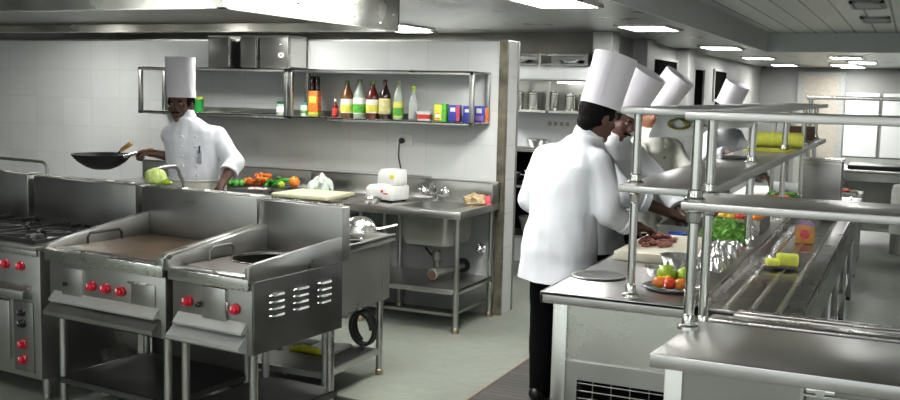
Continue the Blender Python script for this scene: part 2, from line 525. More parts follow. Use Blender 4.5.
# ------------------------------------------------------------------ ceiling lights
def ceiling_light(x, y, z, label, w=0.36, l=0.6, rz=0.0):
    t = thing('ceiling_light', label, 'light', (x, y, z), rz, 'flat ceiling lights')
    g = G()
    g.box(-w / 2 - .03, w / 2 + .03, -l / 2 - .03, -l / 2, -.018, 0.0); g.box(-w / 2 - .03, w / 2 + .03, l / 2, l / 2 + .03, -.018, 0)
    g.box(-w / 2 - .03, -w / 2, -l / 2, l / 2, -.018, 0); g.box(w / 2, w / 2 + .03, -l / 2, l / 2, -.018, 0)
    g.build('light_frame', WHITEP, t, 0)
    G().box(-w / 2, w / 2, -l / 2, l / 2, -.014, -.002).build('diffuser', DIFF, t, 0)
    return t
row = [(5.9, 'largest ceiling light at the top edge above the partition corner'), (8.3, 'second ceiling light of the diagonal row, above the leaning tall hats'),
       (11.75, 'third ceiling light of the diagonal row, right of the corridor pillar'), (14.8, 'fourth ceiling light of the diagonal row, above the rear chef hat'),
       (17.9, 'farthest small ceiling light of the diagonal row along the corridor')]
for y, lb in row: ceiling_light(-2.02, y, ZC, lb)
ceiling_light(-4.36, 8.45, ZC, 'ceiling light over the back room seen beside the hood corner', .34, .5)
for i, (x, y, lb) in enumerate(((-0.85, 14.4, 'upper left ceiling light of the far right cluster'), (-0.72, 16.2, 'rightmost ceiling light of the far right cluster'),
        (-1.06, 17.6, 'lower left ceiling light of the far right cluster'), (-0.98, 18.7, 'lowest farthest ceiling light of the far right cluster'))):
    ceiling_light(x, y, ZC, lb)
# unseen lights: rows carried on, with extra panels added to brighten the walls
for x, y, z in ((-2.05, 3.4, ZC), (-2.05, 0.9, ZC), (-2.05, -1.4, ZC), (-4.6, 2.0, ZC), (-4.6, -0.6, ZC), (0.9, 2.3, 2.42), (0.9, 5.0, 2.42), (1.2, 8.2, 2.42), (1.2, -0.3, 2.42), (-4.2, 8.0, ZC), (-6.3, 5.72, ZC), (-4.3, 5.95, ZC), (-2.35, 4.65, ZC), (-2.6, 5.0, ZC), (0.9, 0.6, 2.42)):
    ceiling_light(x, y, z, 'extra flat white ceiling light, unseen beyond the frame or hood', .36, .6)
# vents
for i, (x, y, lb) in enumerate(((-0.386, 8.94, 'nearer grey ceiling vent in the planked ceiling at top edge'), (-0.377, 10.6, 'farther grey ceiling vent in the planked ceiling'))):
    t = thing('ceiling_vent', lb, 'vent', (x, y, 2.42), 0, 'ceiling vents')
    g = G(); w, l = .13, .3
    g.box(-w, w, -l, -l + .03, -.02, 0); g.box(-w, w, l - .03, l, -.02, 0); g.box(-w, -w + .03, -l, l, -.02, 0); g.box(w - .03, w, -l, l, -.02, 0)
    g.build('vent_frame', GREYP, t, 0)
    g = G()
    for k in range(9):
        g.box(-w + .02, w - .02, -l + .05 + k * .06, -l + .075 + k * .06, -.016, -.006)
    g.build('vent_slats', STG, t, 0)

# ------------------------------------------------------------------ hood
t = thing('extractor_hood', 'large stainless extractor hood above the ranges at top left', 'hood', (-2.9, 3.8, 2.0))
L, D, H = 4.6, 1.74, 0.198
g = G()
g.box(-L, 0, 0, .012, 0, H); g.box(-.012, 0, 0.012, D, 0, H); g.box(-L, 0, D - .012, D, 0, H); g.box(-L, -L + .012, 0, D, 0, H)
g.build('hood_canopy', HOOD, t, 0)
g = G(); g.box(-L, 0, .0, .035, -.006, .0); g.box(-.035, 0, .0, D, -.006, 0); g.box(-L, 0, D - .035, D, -.006, .0)
g.build('drip_rim', STB, t, 0)
g = G(); g.prism([(.02, .14), (D - .02, .05), (D - .02, .10), (.02, .19)], -L + .02, -.02, 'yz')
g.build('filter_plate', STG, t, 0)
g = G()
for k in range(3): g.lathe([(0, .02), (.03, .018), (.045, .0), (.045, .03)], (-.9 - k * 1.3, .36, .065), 16)
g.build('lamp_bulb', emit('hood_lamp', (1, .98, .92), 25), t)
g = G()
for yy, zz in ((.25, .12), (.45, .17), (.62, .07), (.95, .14), (1.2, .05), (1.5, .03), (1.66, .09)):
    g.ell((.002, yy, zz), .007, 8, 6)
g.build('rivets', STG, t)

# ------------------------------------------------------------------ cooking block (slightly turned line of units)
TH = math.radians(-5.5)
EX = V((math.cos(TH), math.sin(TH), 0)); EY = V((-math.sin(TH), math.cos(TH), 0)); O0 = V((-3.858, 3.655, 0))
def blk(lx, ly, z=0): return O0 + EX * lx + EY * ly + V((0, 0, z))

def knob(parent, x, z, y=0.0, mat=None, r=.02, name='knob'):
    g = G()
    g.lathe([(0, -.006), (r * 1.25, -.006), (r * 1.25, .006), (r, .01), (r * .92, .026), (r * .7, .031), (0, .032)], (x, y, z), 18, (0, -1, 0))
    o = g.build(name, mat or RED, parent)
    G().box(x - .0025, x + .0025, y - .035, y - .031, z + .002, z + r * .9).build('pointer_mark', WHITEP, o, 0)
    return o

def legs(parent, xs, ys, z0, z1, r=.019, mat=None, feet=True):
    for x in xs:
        for y in ys:
            l = G().cyl((x, y, z0 + .03), (x, y, z1), r).build('leg', mat or ST, parent)
            G().lathe([(0, z0), (r * .95, z0), (r * 1.05, z0 + .012), (r * .8, z0 + .032), (0, z0 + .032)], (x, y, 0), 14).build('foot', BLACK if not feet else STG, l)

def splash(parent, w, zt=1.075, d=.12, ly=.65, slots=5, x0=0.0):
    g = G(); g.box(x0, x0 + w, ly, ly + d, .80, zt, .006)
    b = g.build('backsplash', STD, parent, 30)
    g = G(); g.box(x0 + .01, x0 + w - .01, ly + .012, ly + d - .01, zt, zt + .004)
    g.build('flue_top', STG, b, 0)
    for k in range(slots):
        cx = x0 + w * (k + .6) / (slots + .2)
        G().box(cx - .025, cx + .025, ly + .03, ly + .07, zt + .003, zt + .009, .002).build('flue_slot', STB, b, 0)
    return b

def guard(name, parent, x0, x1, zf, zb, y0=-.02, y1=.65, low=.80):
    g = G(); g.prism([(y0, low), (y1, low), (y1, zb), (y0 + .03, zf + .004), (y0, zf - .012)], x0, x1, 'yz', bev=.003)
    return g.build(name, ST, parent, 30)

def strap_handle(parent, x, y0, y1, z0, z1, mat=STD):
    pts = [(x, y0, z0), (x, y0, z1 - .02), (x, y0 + .015, z1), (x, y1 - .015, z1), (x, y1, z1 - .02), (x, y1, z0)]
    return G().tube(pts, .007, 8).build('grab_handle', mat, parent)

# ---- griddle
t = thing('griddle', 'stainless flat-top gas griddle with three red knobs and brown cooking plate', 'griddle', blk(0, 0), TH)
W = .80
g = G(); g.box(.0, W, .004, .66, .47, .78, .004); g.build('cabinet', ST, t, 30)
g = G(); g.prism([(-.022, .762), (-.022, .815), (-.012, .824), (.06, .824), (.06, .79), (.0, .762)], -.005, W + .005, 'yz', bev=.002)
g.build('front_lip', STB, t, 30)
G().box(.03, W - .03, .05, .64, .80, .822, .003).build('cooking_plate', GRID, t)
G().box(.03, W - .03, .004, .05, .81, .826, .002).build('grease_gutter', DARK, t)
guard('side_guard', t, -.03, .012, .838, .945); guard('side_guard', t, W - .03, W + .012, .868, .945)
bs = splash(t, W + .03, x0=-.045)
for k, (dx, w_) in enumerate(((0, .018), (.026, .012), (.046, .02), (.075, .012))):
    G().box(.285 + dx, .285 + dx + w_, .6485, .6505, 1.008 + .004 * (k % 2), 1.026).build('stamp_mark', STG, bs, 0)
p = G().box(.10, .245, -.006, .006, .60, .735, .003).build('access_door', ST, t)
G().cyl((.135, -.006, .655), (.135, -.022, .655), .010).build('latch', BLACK, p)
p = G().box(.585, .74, -.006, .006, .615, .715, .003).build('drawer_front', ST, t)
G().box(.58, .70, -.022, -.004, .712, .722, .002).build('drawer_handle', STB, p)
for x in (.315, .412, .515): knob(t, x, .663)
g = G(); g.prism([(.006, .612), (-.035, .572), (-.035, .562), (.006, .575)], .035, W - .04, 'yz'); g.build('drip_shelf', SATIN, t, 0)
g = G(); g.prism([(.006, .56), (-.05, .515), (-.05, .495), (.006, .47)], .015, W - .03, 'yz'); g.build('drip_tray', ST, t, 0)
legs(t, (.035, W - .035), (.05, .60), 0, .47)
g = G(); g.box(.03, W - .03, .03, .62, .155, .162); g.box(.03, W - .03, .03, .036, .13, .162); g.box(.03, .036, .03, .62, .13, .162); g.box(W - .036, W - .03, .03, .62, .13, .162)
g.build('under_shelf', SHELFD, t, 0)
g = G(); g.box(.03, W - .03, .645, .655, .05, .47); g.build('dark_back_sheet', SHELFD, t, 0)  # dark sheet added to deepen the shade under the griddle
strap_handle(t, .05, .20, .42, .82, .875, DARK); strap_handle(t, W - .06, .42, .58, .82, .86)

# ---- fryer
t = thing('gas_fryer', 'stainless gas fryer with louvred side panel and two red knobs, nearest the aisle', 'fryer', blk(.845, 0), TH)
W = .475
g = G(); g.box(.0, W, .004, .665, .47, .79, .004); g.build('cabinet', STD, t, 30)
g = G(); g.prism([(-.022, .762), (-.022, .812), (-.012, .822), (.05, .822), (.05, .79), (.0, .762)], -.004, W - .002, 'yz', bev=.002); g.build('front_lip', STB, t, 30)
# deck with a round well
g = G()
N = 40; cx, cy, rr = .225, .40, .165
outer = []; inner = []
for i in range(N):
    a = 2 * PI * i / N
    dx, dy = math.cos(a), math.sin(a)
    s = min((.20) / abs(dx) if abs(dx) > 1e-6 else 9, (.30) / abs(dy) if abs(dy) > 1e-6 else 9)
    outer.append(g.bm.verts.new((cx + dx * s, .345 + dy * s, .823))); inner.append(g.bm.verts.new((cx + dx * rr, cy + dy * rr, .823)))
for i in range(N):
    g.bm.faces.new((outer[i], outer[(i + 1) % N], inner[(i + 1) % N], inner[i]))
dk = g.build('greasy_deck', SOOT, t, 0)
G().lathe([(rr + .008, .823), (rr + .010, .829), (rr, .829), (rr - .002, .80), (rr - .01, .796)], (cx, cy, 0), 40).build('well_ring', STB, dk)
G().lathe([(rr, .82), (rr - .01, .80), (rr - .03, .795), (0, .793)], (cx, cy, 0), 40).build('well', VOID, dk)
guard('side_guard', t, -.03, .012, .865, .945)
g = G(); g.prism([(-.02, .80), (.655, .80), (.655, .925), (.01, .876), (-.02, .862)], W - .02, W + .003, 'yz', bev=.002); g.build('side_guard', ST, t, 30)
b = splash(t, W + .045, zt=1.068, d=.065, x0=-.04, slots=4)
G().box(-.04, -.028, .640, .652, .86, 1.06).build('edge_strip', STB, b)
sp = G().box(W, W + .004, .012, .655, .475, .795).build('side_panel', STD, t, 0)
for yc, ln in ((.165, .105), (.337, .112), (.512, .105)):
    for k in range(4):
        z = .728 - k * .031
        g = G(); n = 8
        prof = [(0, .0), (.012, -.002), (.016, -.010), (.0, -.014)]
        prev = None
        for i, s in enumerate((-.5, -.42, -.3, .3, .42, .5)):
            sc = (.15, .7, 1, 1, .7, .15)[i]
            cur = [g.bm.verts.new((W + .003 + a * sc, yc + s * ln, z + bz * sc - (.004 if sc < .2 else 0))) for a, bz in prof]
            if prev:
                for j in range(3): g.bm.faces.new((prev[j], prev[j + 1], cur[j + 1], cur[j]))
            prev = cur
        g.build('louvre', STB, sp, 50)
p = G().box(.195, .335, -.014, .006, .612, .755, .003).build('access_door', ST, t)
G().box(.335, .348, -.014, .002, .66, .70, .003).build('hinge', STB, p)
knob(t, .10, .671); knob(t, .385, .671)
G().lathe([(0, -.004), (.012, -.004), (.013, .02), (.009, .03), (0, .031)], (.185, -.004, .668), 14, (0, -1, 0)).build('spindle', BLACK, t)
g = G(); g.prism([(.006, .618), (-.034, .575), (-.034, .566), (.006, .58)], .035, W - .03, 'yz'); g.build('drip_shelf', SATIN, t, 0)
g = G(); g.prism([(.006, .562), (-.05, .515), (-.05, .498), (.006, .475)], .01, W - .03, 'yz'); g.build('drip_tray', SATIN, t, 0)
legs(t, (.035, W - .03), (.05, .61), 0, .47)
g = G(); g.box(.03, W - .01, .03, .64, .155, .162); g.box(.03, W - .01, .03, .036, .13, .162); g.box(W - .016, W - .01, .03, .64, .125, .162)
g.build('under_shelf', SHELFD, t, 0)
strap_handle(t, .045, .20, .36, .823, .885)

# ---- ranges
def make_range(label, loc):
    t = thing('gas_range', label, 'range', loc, TH, 'four burner gas ranges')
    W = .86
    g = G(); g.box(0, W, .02, .66, .12, .79, .004); g.build('cabinet', ST, t, 30)
    g = G(); g.box(0, W, -.005, .655, .79, .815, .004); g.build('hob_deck', STD, t, 30)
    g = G(); g.box(.005, W - .005, .004, .03, .76, .795, .003); g.build('front_lip', STB, t, 30)
    for bx in (.22, .64):
        for by in (.17, .46):
            gr = G()
            gr.box(bx - .17, bx + .17, by - .135, by - .12, .818, .838); gr.box(bx - .17, bx + .17, by + .12, by + .135, .818, .838)
            gr.box(bx - .17, bx - .155, by - .12, by + .12, .818, .838); gr.box(bx + .155, bx + .17, by - .12, by + .12, .818, .838)
            for a in range(4):
                rt = Matrix.Rotation(a * PI / 2 + PI / 4, 4, 'Z')
                c = V((.12, 0, 0)); c.rotate(Matrix.Rotation(a * PI / 2 + PI / 4, 3, 'Z'))
                gr.box(bx + c.x - .07, bx + c.x + .07, by + c.y - .008, by + c.y + .008, .826, .846, 0, rt)
            o = gr.build('pan_grate', DARK, t, 0)
            G().lathe([(0, .84), (.04, .838), (.055, .826), (.055, .815), (0, .815)], (bx, by, 0), 20).build('burner_cap', DARK, o)
    for x in (.33, .46, .60, .72): knob(t, x, .70, .02)
    g = G(); g.prism([(.022, .605), (-.04, .585), (-.04, .545), (.022, .53)], .02, W - .06, 'yz', bev=.003); g.build('spill_tray', ST, t, 30)
    p = G().box(.02, W - .23, .004, .022, .20, .51, .006).build('oven_door', ST, t)
    G().tube([(.10, .004, .47), (.10, -.035, .47), (.50, -.035, .47), (.50, .004, .47)], .009, 8).build('oven_handle', STB, p)
    q = G().box(W - .20, W - .05, .010, .022, .15, .52, .003).build('control_panel', STD, t)
    knob(q, W - .125, .46, .01, BLACK, .014); knob(q, W - .125, .405, .01, BLACK, .018); knob(q, W - .125, .295, .01); knob(q, W - .125, .215, .01)
    splash(t, W + .0, zt=1.078)
    legs(t, (.05, W - .05), (.09, .60), 0, .12, .022)
    return t
rg = make_range('four-burner gas range at the left edge beside the griddle', blk(-.955, 0))
make_range('farther gas range cut off by the left edge, only its back panel showing', blk(-1.87, 0))

# ---- bent tubes behind the splashbacks
t = G().tube([blk(-.15, .80, .9), blk(-.15, .80, 1.10)] + arc(blk(-.17, .86, 1.10), .05, PI, PI * .5, 5, EY, V((0, 0, 1))) + [blk(-.19, .98, 1.158)] +
    arc(blk(-.20, 1.04, 1.105), .05, PI / 2, 0, 5, EY, V((0, 0, 1))) + [blk(-.19, 1.11, 1.06), blk(-.185, 1.13, .9), blk(-.185, 1.13, .0)], .011, 10).build('bent_pipe', TUBE)
tag(t, 'bent grey pipe arching behind the griddle splashback beside the pale vegetable', 'pipe')
t = G().tube([blk(-1.9, .79, 1.15), blk(-1.06, .79, 1.15)] + arc(blk(-1.06, .79, 1.10), .05, PI / 2, 0, 5, EX, V((0, 0, 1))) + [blk(-1.0, .785, 1.06), blk(-.995, .785, .0)], .010, 10).build('bent_pipe', TUBE)
tag(t, 'grey pipe bending down behind the range at the left edge', 'pipe')

# pale cabbage-like vegetable on the flue
t = thing('gourd', 'pale green vegetable lying on the ledge behind the griddle', 'vegetable', blk(-.0, .71, 1.084))
g = G()
for i in range(7):
    a = i * 2 * PI / 7
    g.ell((.028 * math.cos(a), .022 * math.sin(a), .045), (.035, .035, .042), 12, 8)
g.ell((0, 0, .05), (.045, .04, .045), 14, 10)
g.build('body', PALEG, t)
G().ell((.075, 0.0, .018), (.04, .02, .017), 12, 8).build('stem_end', LIME, t)

# ------------------------------------------------------------------ wall shelves
def wall_shelf(x0, x1, label, right_post_back=False):
    t = thing('wall_shelf', label, 'shelf', (0, 6.45, 0))
    g = G(); g.box(x0, x1, 0, .315, 1.765, 1.778, .002); g.box(x0, x1, 0, .012, 1.748, 1.778, .002); g.build('top_board', ST, t, 30)
    g = G(); g.box(x0, x1, 0, .315, 1.408, 1.42, .002); g.box(x0, x1, 0, .012, 1.395, 1.42, .002); g.build('bottom_board', STB, t, 30)
    for x in (x0, x1 - .032):
        G().box(x, x + .032, .0, .028, 1.395, 1.778, .003).build('post', ST, t, 30)
        G().box(x, x + .032, .287, .315, 1.395, 1.778, .003).build('post', STD, t, 30)
    G().box(x0 + .03, x1 - .03, .303, .315, 1.42, 1.46).build('back_rail', STG, t, 0)
    return t
wall_shelf(-5.78, -4.325, 'left stainless wall shelf behind the cook with the wok')
wall_shelf(-4.315, -2.785, 'right stainless wall shelf holding the row of sauce bottles')

def tin(x0, x1, label, emblem=False):
    t = thing('steel_box', label, 'box', ((x0 + x1) / 2, 6.62, 1.78), 0, 'steel boxes on the left wall shelf')
    w = (x1 - x0) / 2
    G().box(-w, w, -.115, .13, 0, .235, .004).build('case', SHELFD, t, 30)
    G().box(w, w + .002, -.105, .12, .01, .23).build('side_panel', STB, t, 0)  # bright sheet stands in for light falling on the box's right side
    g = G(); g.box(-w, w, -.12, .13, .235, .248, .002); g.build('lid', STD, t, 0)
    g = G(); g.box(w - .008, w + .001, -.121, -.113, 0, .245); g.build('edge_trim', STB, t, 0)
    if emblem:
        G().lathe([(0, .003), (.026, .003), (.026, 0)], (w - .075, -.1155, .10), 24, (0, -1, 0), sx=1.0, sy=.72).build('oval_emblem', WHITEP, t)
        G().lathe([(0, .0045), (.014, .0045), (.014, 0)], (w - .075, -.1155, .10), 20, (0, -1, 0), sx=1.0, sy=.7).build('emblem_centre', LABR, t)
        G().ell((w - .075, -.118, .18), .010, 10, 8).build('button', STB, t)
    return t
tin(-5.11, -4.90, 'dark steel box on the left wall shelf, leftmost of three')
tin(-4.80, -4.645, 'dark steel box on the left wall shelf, middle of three')
tin(-4.62, -4.345, 'wide steel box with a red and white oval emblem on the wall shelf', True)

def bottle(x, w, z0, h, label, glass, cap, lab, kind='sauce', lab_z=(.12, .55), capname='cap', y=6.6, content=None):
    t = thing('bottle', label, 'bottle', (x, y, 1.4205), 0, 'bottles on the right wall shelf')
    rr = w / 2
    if kind == 'sauce':
        prof = [(0, 0), (rr * .93, 0), (rr, .008), (rr, h * .55), (rr * .9, h * .63), (rr * .52, h * .77), (rr * .34, h * .85), (rr * .30, h * .93), (0, h * .93)]
        cz = (h * .91, h, rr * .34)
    elif kind == 'pet':
        prof = [(0, 0), (rr * .8, 0), (rr, .01), (rr * .95, h * .2), (rr, h * .4), (rr * .9, h * .55), (rr * .55, h * .7), (rr * .32, h * .82), (rr * .3, h * .9), (0, h * .9)]
        cz = (h * .87, h, rr * .42)
    else:
        prof = [(0, 0), (rr * .95, 0), (rr, .006), (rr, h * .72), (rr * .8, h * .82), (rr * .78, h * .86), (0, h * .86)]
        cz = (h * .84, h, rr * .95)
    G().lathe(prof, n=24).build('glass', glass, t)
    if content is not None:
        G().lathe([(0, .004), (rr * .9, .004), (rr * .9, h * .5), (0, h * .5)], n=20).build('contents', content, t)
    a, b = lab_z
    if lab is not None:
        lb = G().lathe([(rr * 1.0, h * a), (rr * 1.02, h * a + .002), (rr * 1.02, h * b - .002), (rr * 1.0, h * b)], n=24).build('paper_label', lab[0], t)
        if len(lab) > 1:
            G().lathe([(rr * 1.025, h * (a + (b - a) * .08)), (rr * 1.03, h * (a + (b - a) * .09)), (rr * 1.03, h * (a + (b - a) * .6)), (rr * 1.025, h * (a + (b - a) * .61))], n=24).build('label_band', lab[1], lb)
    G().lathe([(0, cz[0]), (cz[2], cz[0]), (cz[2] * 1.02, cz[0] + .004), (cz[2], cz[1] - .003), (cz[2] * .8, cz[1]), (0, cz[1])], n=18).build(capname, cap, t)
    return t
DKRED = plain('maroon_cap', (0.12, 0.015, 0.02), 0.4)
LIMEC = plain('lime_cap', (0.45, 0.62, 0.03), 0.4)
OLIVE = plain('olive_cap', (0.22, 0.25, 0.08), 0.5)
DGREEN = plain('green_cap', (0.16, 0.30, 0.04), 0.4)
bottle(-4.266, .062, 0, .10, 'small white jar with a teal lid, first on the right wall shelf', WHITEP, TEAL, (LABW, LGREEN), 'jar', (.15, .6), 'lid')
# twin-necked dark packet bottle
t = thing('bottle', 'tall dark bottle with an orange label and two narrow necks', 'bottle', (-4.174, 6.6, 1.4205), 0, 'bottles on the right wall shelf')
g = G(); g.box(-.045, .045, -.03, .03, 0, .03, .006); g.build('green_base', plain('olive_base', (.35, .4, .05), .4), t)
G().box(-.044, .044, -.029, .029, .03, .195, .008).build('paper_label', LABO, t)
G().box(-.03, .03, -.0305, -.029, .10, .15, .002).build('label_band', LABY, t)
for s in (-1, 1):
    G().lathe([(.021, .19), (.021, .28), (.019, .285), (.019, .305), (0, .306)], (s * .022, 0, 0), 16).build('neck', G_DARK, t)
bottle(-3.99, .05, 0, .135, 'tiny sauce bottle with a white cap and red label', G_RED, WHITEP, (LABR,), 'pet', (.08, .5))
bottle(-3.886, .098, 0, .278, 'brown sauce bottle with a green cap and yellow and white label', G_BROWN, DGREEN, (LABW, LABY), 'sauce', (.12, .50))
bottle(-3.778, .096, 0, .29, 'clear glass bottle with a white and green label and dark cap', G_LIQ, OLIVE, (LABW, LGREEN), 'sauce', (.10, .52))
bottle(-3.668, .098, 0, .28, 'red sauce bottle with a green cap and pale yellow label', G_RED, DGREEN, (LABW, LABY), 'sauce', (.14, .50))
bottle(-3.563, .088, 0, .29, 'almost black sauce bottle with a maroon cap and cream label', G_DARK, DKRED, (plain('cream_label', (.68, .62, .3), .5, 0, .2, 60),), 'sauce', (.12, .52))
bottle(-3.451, .074, 0, .28, 'slim pale bottle with a bright yellow label and olive cap', G_LIQ, OLIVE, (LABY, LGREEN), 'sauce', (.06, .46))
bottle(-3.324, .074, 0, .245, 'clear plastic bottle with a lime green cap', G_CLEAR, LIMEC, None, 'pet')
bottle(-4.474, .085, 0, .105, 'glass jar with a dark green lid on the left wall shelf', G_LIQ, plain('dark_green_lid', (.02, .10, .05), .4), (LABW,), 'jar', (.2, .6), 'lid')
bottle(-3.49, .03, 0, .11, 'small teal tube tucked beside the slim yellow-labelled bottle', TEAL, TEAL, None, 'jar', y=6.68)

def packet(x, w, h, d, label, mat, accents, cat='box', y=6.58, rz=0.0, name='carton', z=1.4205, grp='cartons on the right wall shelf'):
    t = thing(name, label, cat, (x, y, z), rz, grp)
    G().box(-w / 2, w / 2, -d / 2, d / 2, 0, h, .002).build('carton_body', mat, t, 30)
    for i, (m, x0, x1, z0, z1) in enumerate(accents):
        G().box(w * (x0 - .5), w * (x1 - .5), -d / 2 - .0016 - i * .0004, -d / 2 + .001, h * z0, h * z1, .0005).build('printed_panel', m, t, 0)
    return t
t = thing('tub', 'low white food tub with a red and dark label on the wall shelf', 'tub', (-3.228, 6.58, 1.4205))
G().lathe([(0, 0), (.046, 0), (.055, .055), (.057, .058), (.057, .066), (0, .067)], n=28).build('cup', WHITEP, t)
G().lathe([(.049, .012), (.0535, .044)], n=28).build('paper_band', LABR, t, 60)
packet(-3.088, .10, .125, .06, 'green and yellow food carton next to the white tub', LGREEN, [(LABY, .05, .65, .05, .95), (LABO, .1, .5, .1, .45), (LABW, .15, .55, .2, .4)])
packet(-2.979, .085, .118, .05, 'dark blue carton with a pink stripe, left of the shelf post', BLUEBOX, [(PINK, .68, .98, .05, .95), (LABW, .15, .6, .6, .85)], rz=.1)
packet(-2.872, .07, .115, .05, 'dark blue carton directly behind the right shelf post', BLUEBOX, [(LABW, .2, .7, .6, .8)])
packet(-2.803 - .02, .075, .115, .05, 'blue carton just right of the shelf post', BLUEBOX, [(LABW, .2, .75, .55, .85), (PURPLE, .1, .9, .1, .4)], y=6.68)
packet(-2.745 - .055, .05, .10, .05, 'red and orange carton at the right end of the wall shelf', LABO, [(TOMR, .1, .9, .1, .5), (LABY, .3, .7, .55, .9)], y=6.70 + .0)
t = thing('beaker', 'green plastic beaker with a yellow rim on the shelf beside the cook', 'cup', (-5.28, 6.6, 1.4205))
G().lathe([(0, 0), (.036, 0), (.040, .105), (.037, .105), (.033, .006), (0, .006)], n=24).build('cup_wall', GCUP, t)
G().lathe([(.040, .100), (.043, .108), (.043, .118), (.037, .118), (.037, .10)], n=24).build('rim', LABY, t)
G().box(-5.55, -5.36, 6.54, 6.72, 1.42, 1.455, .004).build('folded_sheet', DARK)
tag(bpy.data.objects['folded_sheet'], 'dark flat tray on the left wall shelf behind the hat', 'tray')
o = G().box(-4.98, -4.62, 6.62, 6.74, 1.42, 1.428, .002).build('steel_strip', DARK)
tag(o, 'thin dark flat bar lying on the left wall shelf', 'bar')

# socket, plug and cord
t = thing('wall_socket', 'white electrical wall socket above the mixer with black plug', 'socket', (-3.474, 6.768, 1.26))
G().box(-.066, .066, -.010, 0, -.045, .045, .004).build('face_plate', WHITEP, t)
G().box(.02, .045, -.014, -.009, -.015, .015, .002).build('rocker', WHITEP, t)
pl = thing('power_cord', 'black power cord hanging from the wall socket to the mixer', 'cord', (-3.49, 6.75, 1.255))
G().lathe([(0, -.006), (.02, -.006), (.022, .02), (.012, .035), (0, .036)], (0, 0, 0), 16, (0, -1, 0)).build('plug', BLACK, pl)
G().tube([(0, -.03, 0), (.0, -.05, -.02), (-.005, -.045, -.12), (.01, -.03, -.22), (.0, -.045, -.30), (-.02, -.10, -.36), (.01, -.12, -.40), (-.01, -.16, -.403), (-.03, -.2, -.395)], .0055, 8).build('cable', BLACK, pl)
o = G().box(-5.935, -5.905, 6.764, 6.770, 1.03, 1.075, .002).build('sticker', LABY)
tag(o, 'small yellow sticker on the tiled wall below the wok', 'sticker')

# ------------------------------------------------------------------ wall counters and sink
CZ = .835
def wall_counter(x0, x1, label):
    t = thing('wall_counter', label, 'counter', (0, 6.06, 0), 0, 'stainless counters along the tiled wall')
    g = G(); g.box(x0, x1, 0, .70, CZ - .012, CZ, .002); g.box(x0, x1, 0, .012, CZ - .045, CZ, .002); g.build('worktop', STT, t, 30)
    g = G(); g.box(x0 + .005, x1 - .005, .675, .70, CZ, .985, .003); g.build('backsplash', ST, t, 30)
    g = G(); g.box(x0 + .005, x1 - .005, .665, .70, .978, .99, .002); g.build('backsplash_cap', STG, t, 30)
    g = G(); g.box(x0 + .04, x1 - .04, .06, .66, .26, .275, .002); g.build('under_shelf', STD, t, 0)
    legs(t, (x0 + .06, x1 - .06), (.06, .64), 0, CZ - .012)
    return t
wall_counter(-6.0, -4.285, 'stainless counter along the wall under the vegetables')
wall_counter(-4.27, -3.545, 'stainless counter along the wall under the cutting board and mixer')

t = thing('sink_unit', 'stainless steel sink unit on legs in front of the tiled wall', 'sink', (0, 6.06, 0))
x0, x1 = -3.535, -2.685
bx0, bx1, by0, by1 = -3.22, -2.80, .10, .52
g = G()
g.box(x0, bx0, 0, .70, CZ - .012, CZ, .002); g.box(bx1, x1, 0, .70, CZ - .012, CZ, .002); g.box(bx0, bx1, 0, by0, CZ - .012, CZ); g.box(bx0, bx1, by1, .70, CZ - .012, CZ)
g.box(x0, x1, -.004, .010, CZ - .048, CZ + .004, .003); g.box(x1 - .012, x1, 0, .70, CZ - .048, CZ + .004, .003)
g.build('worktop', STT, t, 30)
g = G(); g.box(x0, x1, .675, .70, CZ, .985, .003); g.box(x0, x1, .655, .70, .978, .99, .002); g.box(x0 - .002, x0 + .30, .672, .70, .985, 1.0, .002)
g.box(x1 - .012, x1, .55, .70, CZ, .975, .002)
g.build('backsplash', ST, t, 30)
# rounded bowl
g = G()
rings = []
for z, sh in ((CZ - .004, 1.0), (.62, .97), (.575, .90), (.555, .72)):
    ring = []
    cx, cy = (bx0 + bx1) / 2, (by0 + by1) / 2
    hx, hy, rr = (bx1 - bx0) / 2 * sh, (by1 - by0) / 2 * sh, .07
    for q, (sx, sy) in enumerate(((1, 1), (-1, 1), (-1, -1), (1, -1))):
        for k in range(6):
            a = q * PI / 2 + k * PI / 10
            ring.append(g.bm.verts.new((cx + sx * (hx - rr) + rr * math.cos(a), cy + sy * (hy - rr) + rr * math.sin(a), z)))
    rings.append(ring)
for a, b in zip(rings, rings[1:]):
    for i in range(24): g.bm.faces.new((a[i], a[(i + 1) % 24], b[(i + 1) % 24], b[i]))
g.bm.faces.new(rings[-1])
g.build('bowl', ST, t, 40)
G().lathe([(0, .002), (.03, .002), (.035, 0), (.0, -.002)], (-3.01, .33, .557), 18).build('drain_ring', CHROME, t)
for x in (x0 + .06, x1 - .045):
    for y in (.055, .655):
        if x < -3.4 and y > .5: pass
        l = G().cyl((x, y, .03), (x, y, CZ - .012), .019).build('leg', ST, t)
        G().lathe([(0, 0), (.03, 0), (.028, .02), (.02, .035), (0, .035)], (x, y, 0), 14).build('foot', BRASS, l)
g = G(); g.box(x0 + .02, x1 - .03, .045, .66, .285, .297, .002); g.box(x0 + .02, x1 - .03, .040, .052, .262, .297, .002); g.box(x1 - .042, x1 - .03, .045, .66, .262, .297, .002)
g.build('under_shelf', STT, t, 30)
g = G(); g.box(x1 - .07, x1 - .055, .05, .66, .115, .135); g.box(x0 + .06, x1 - .05, .05, .065, .11, .13); g.build('stretcher', STG, t, 0)
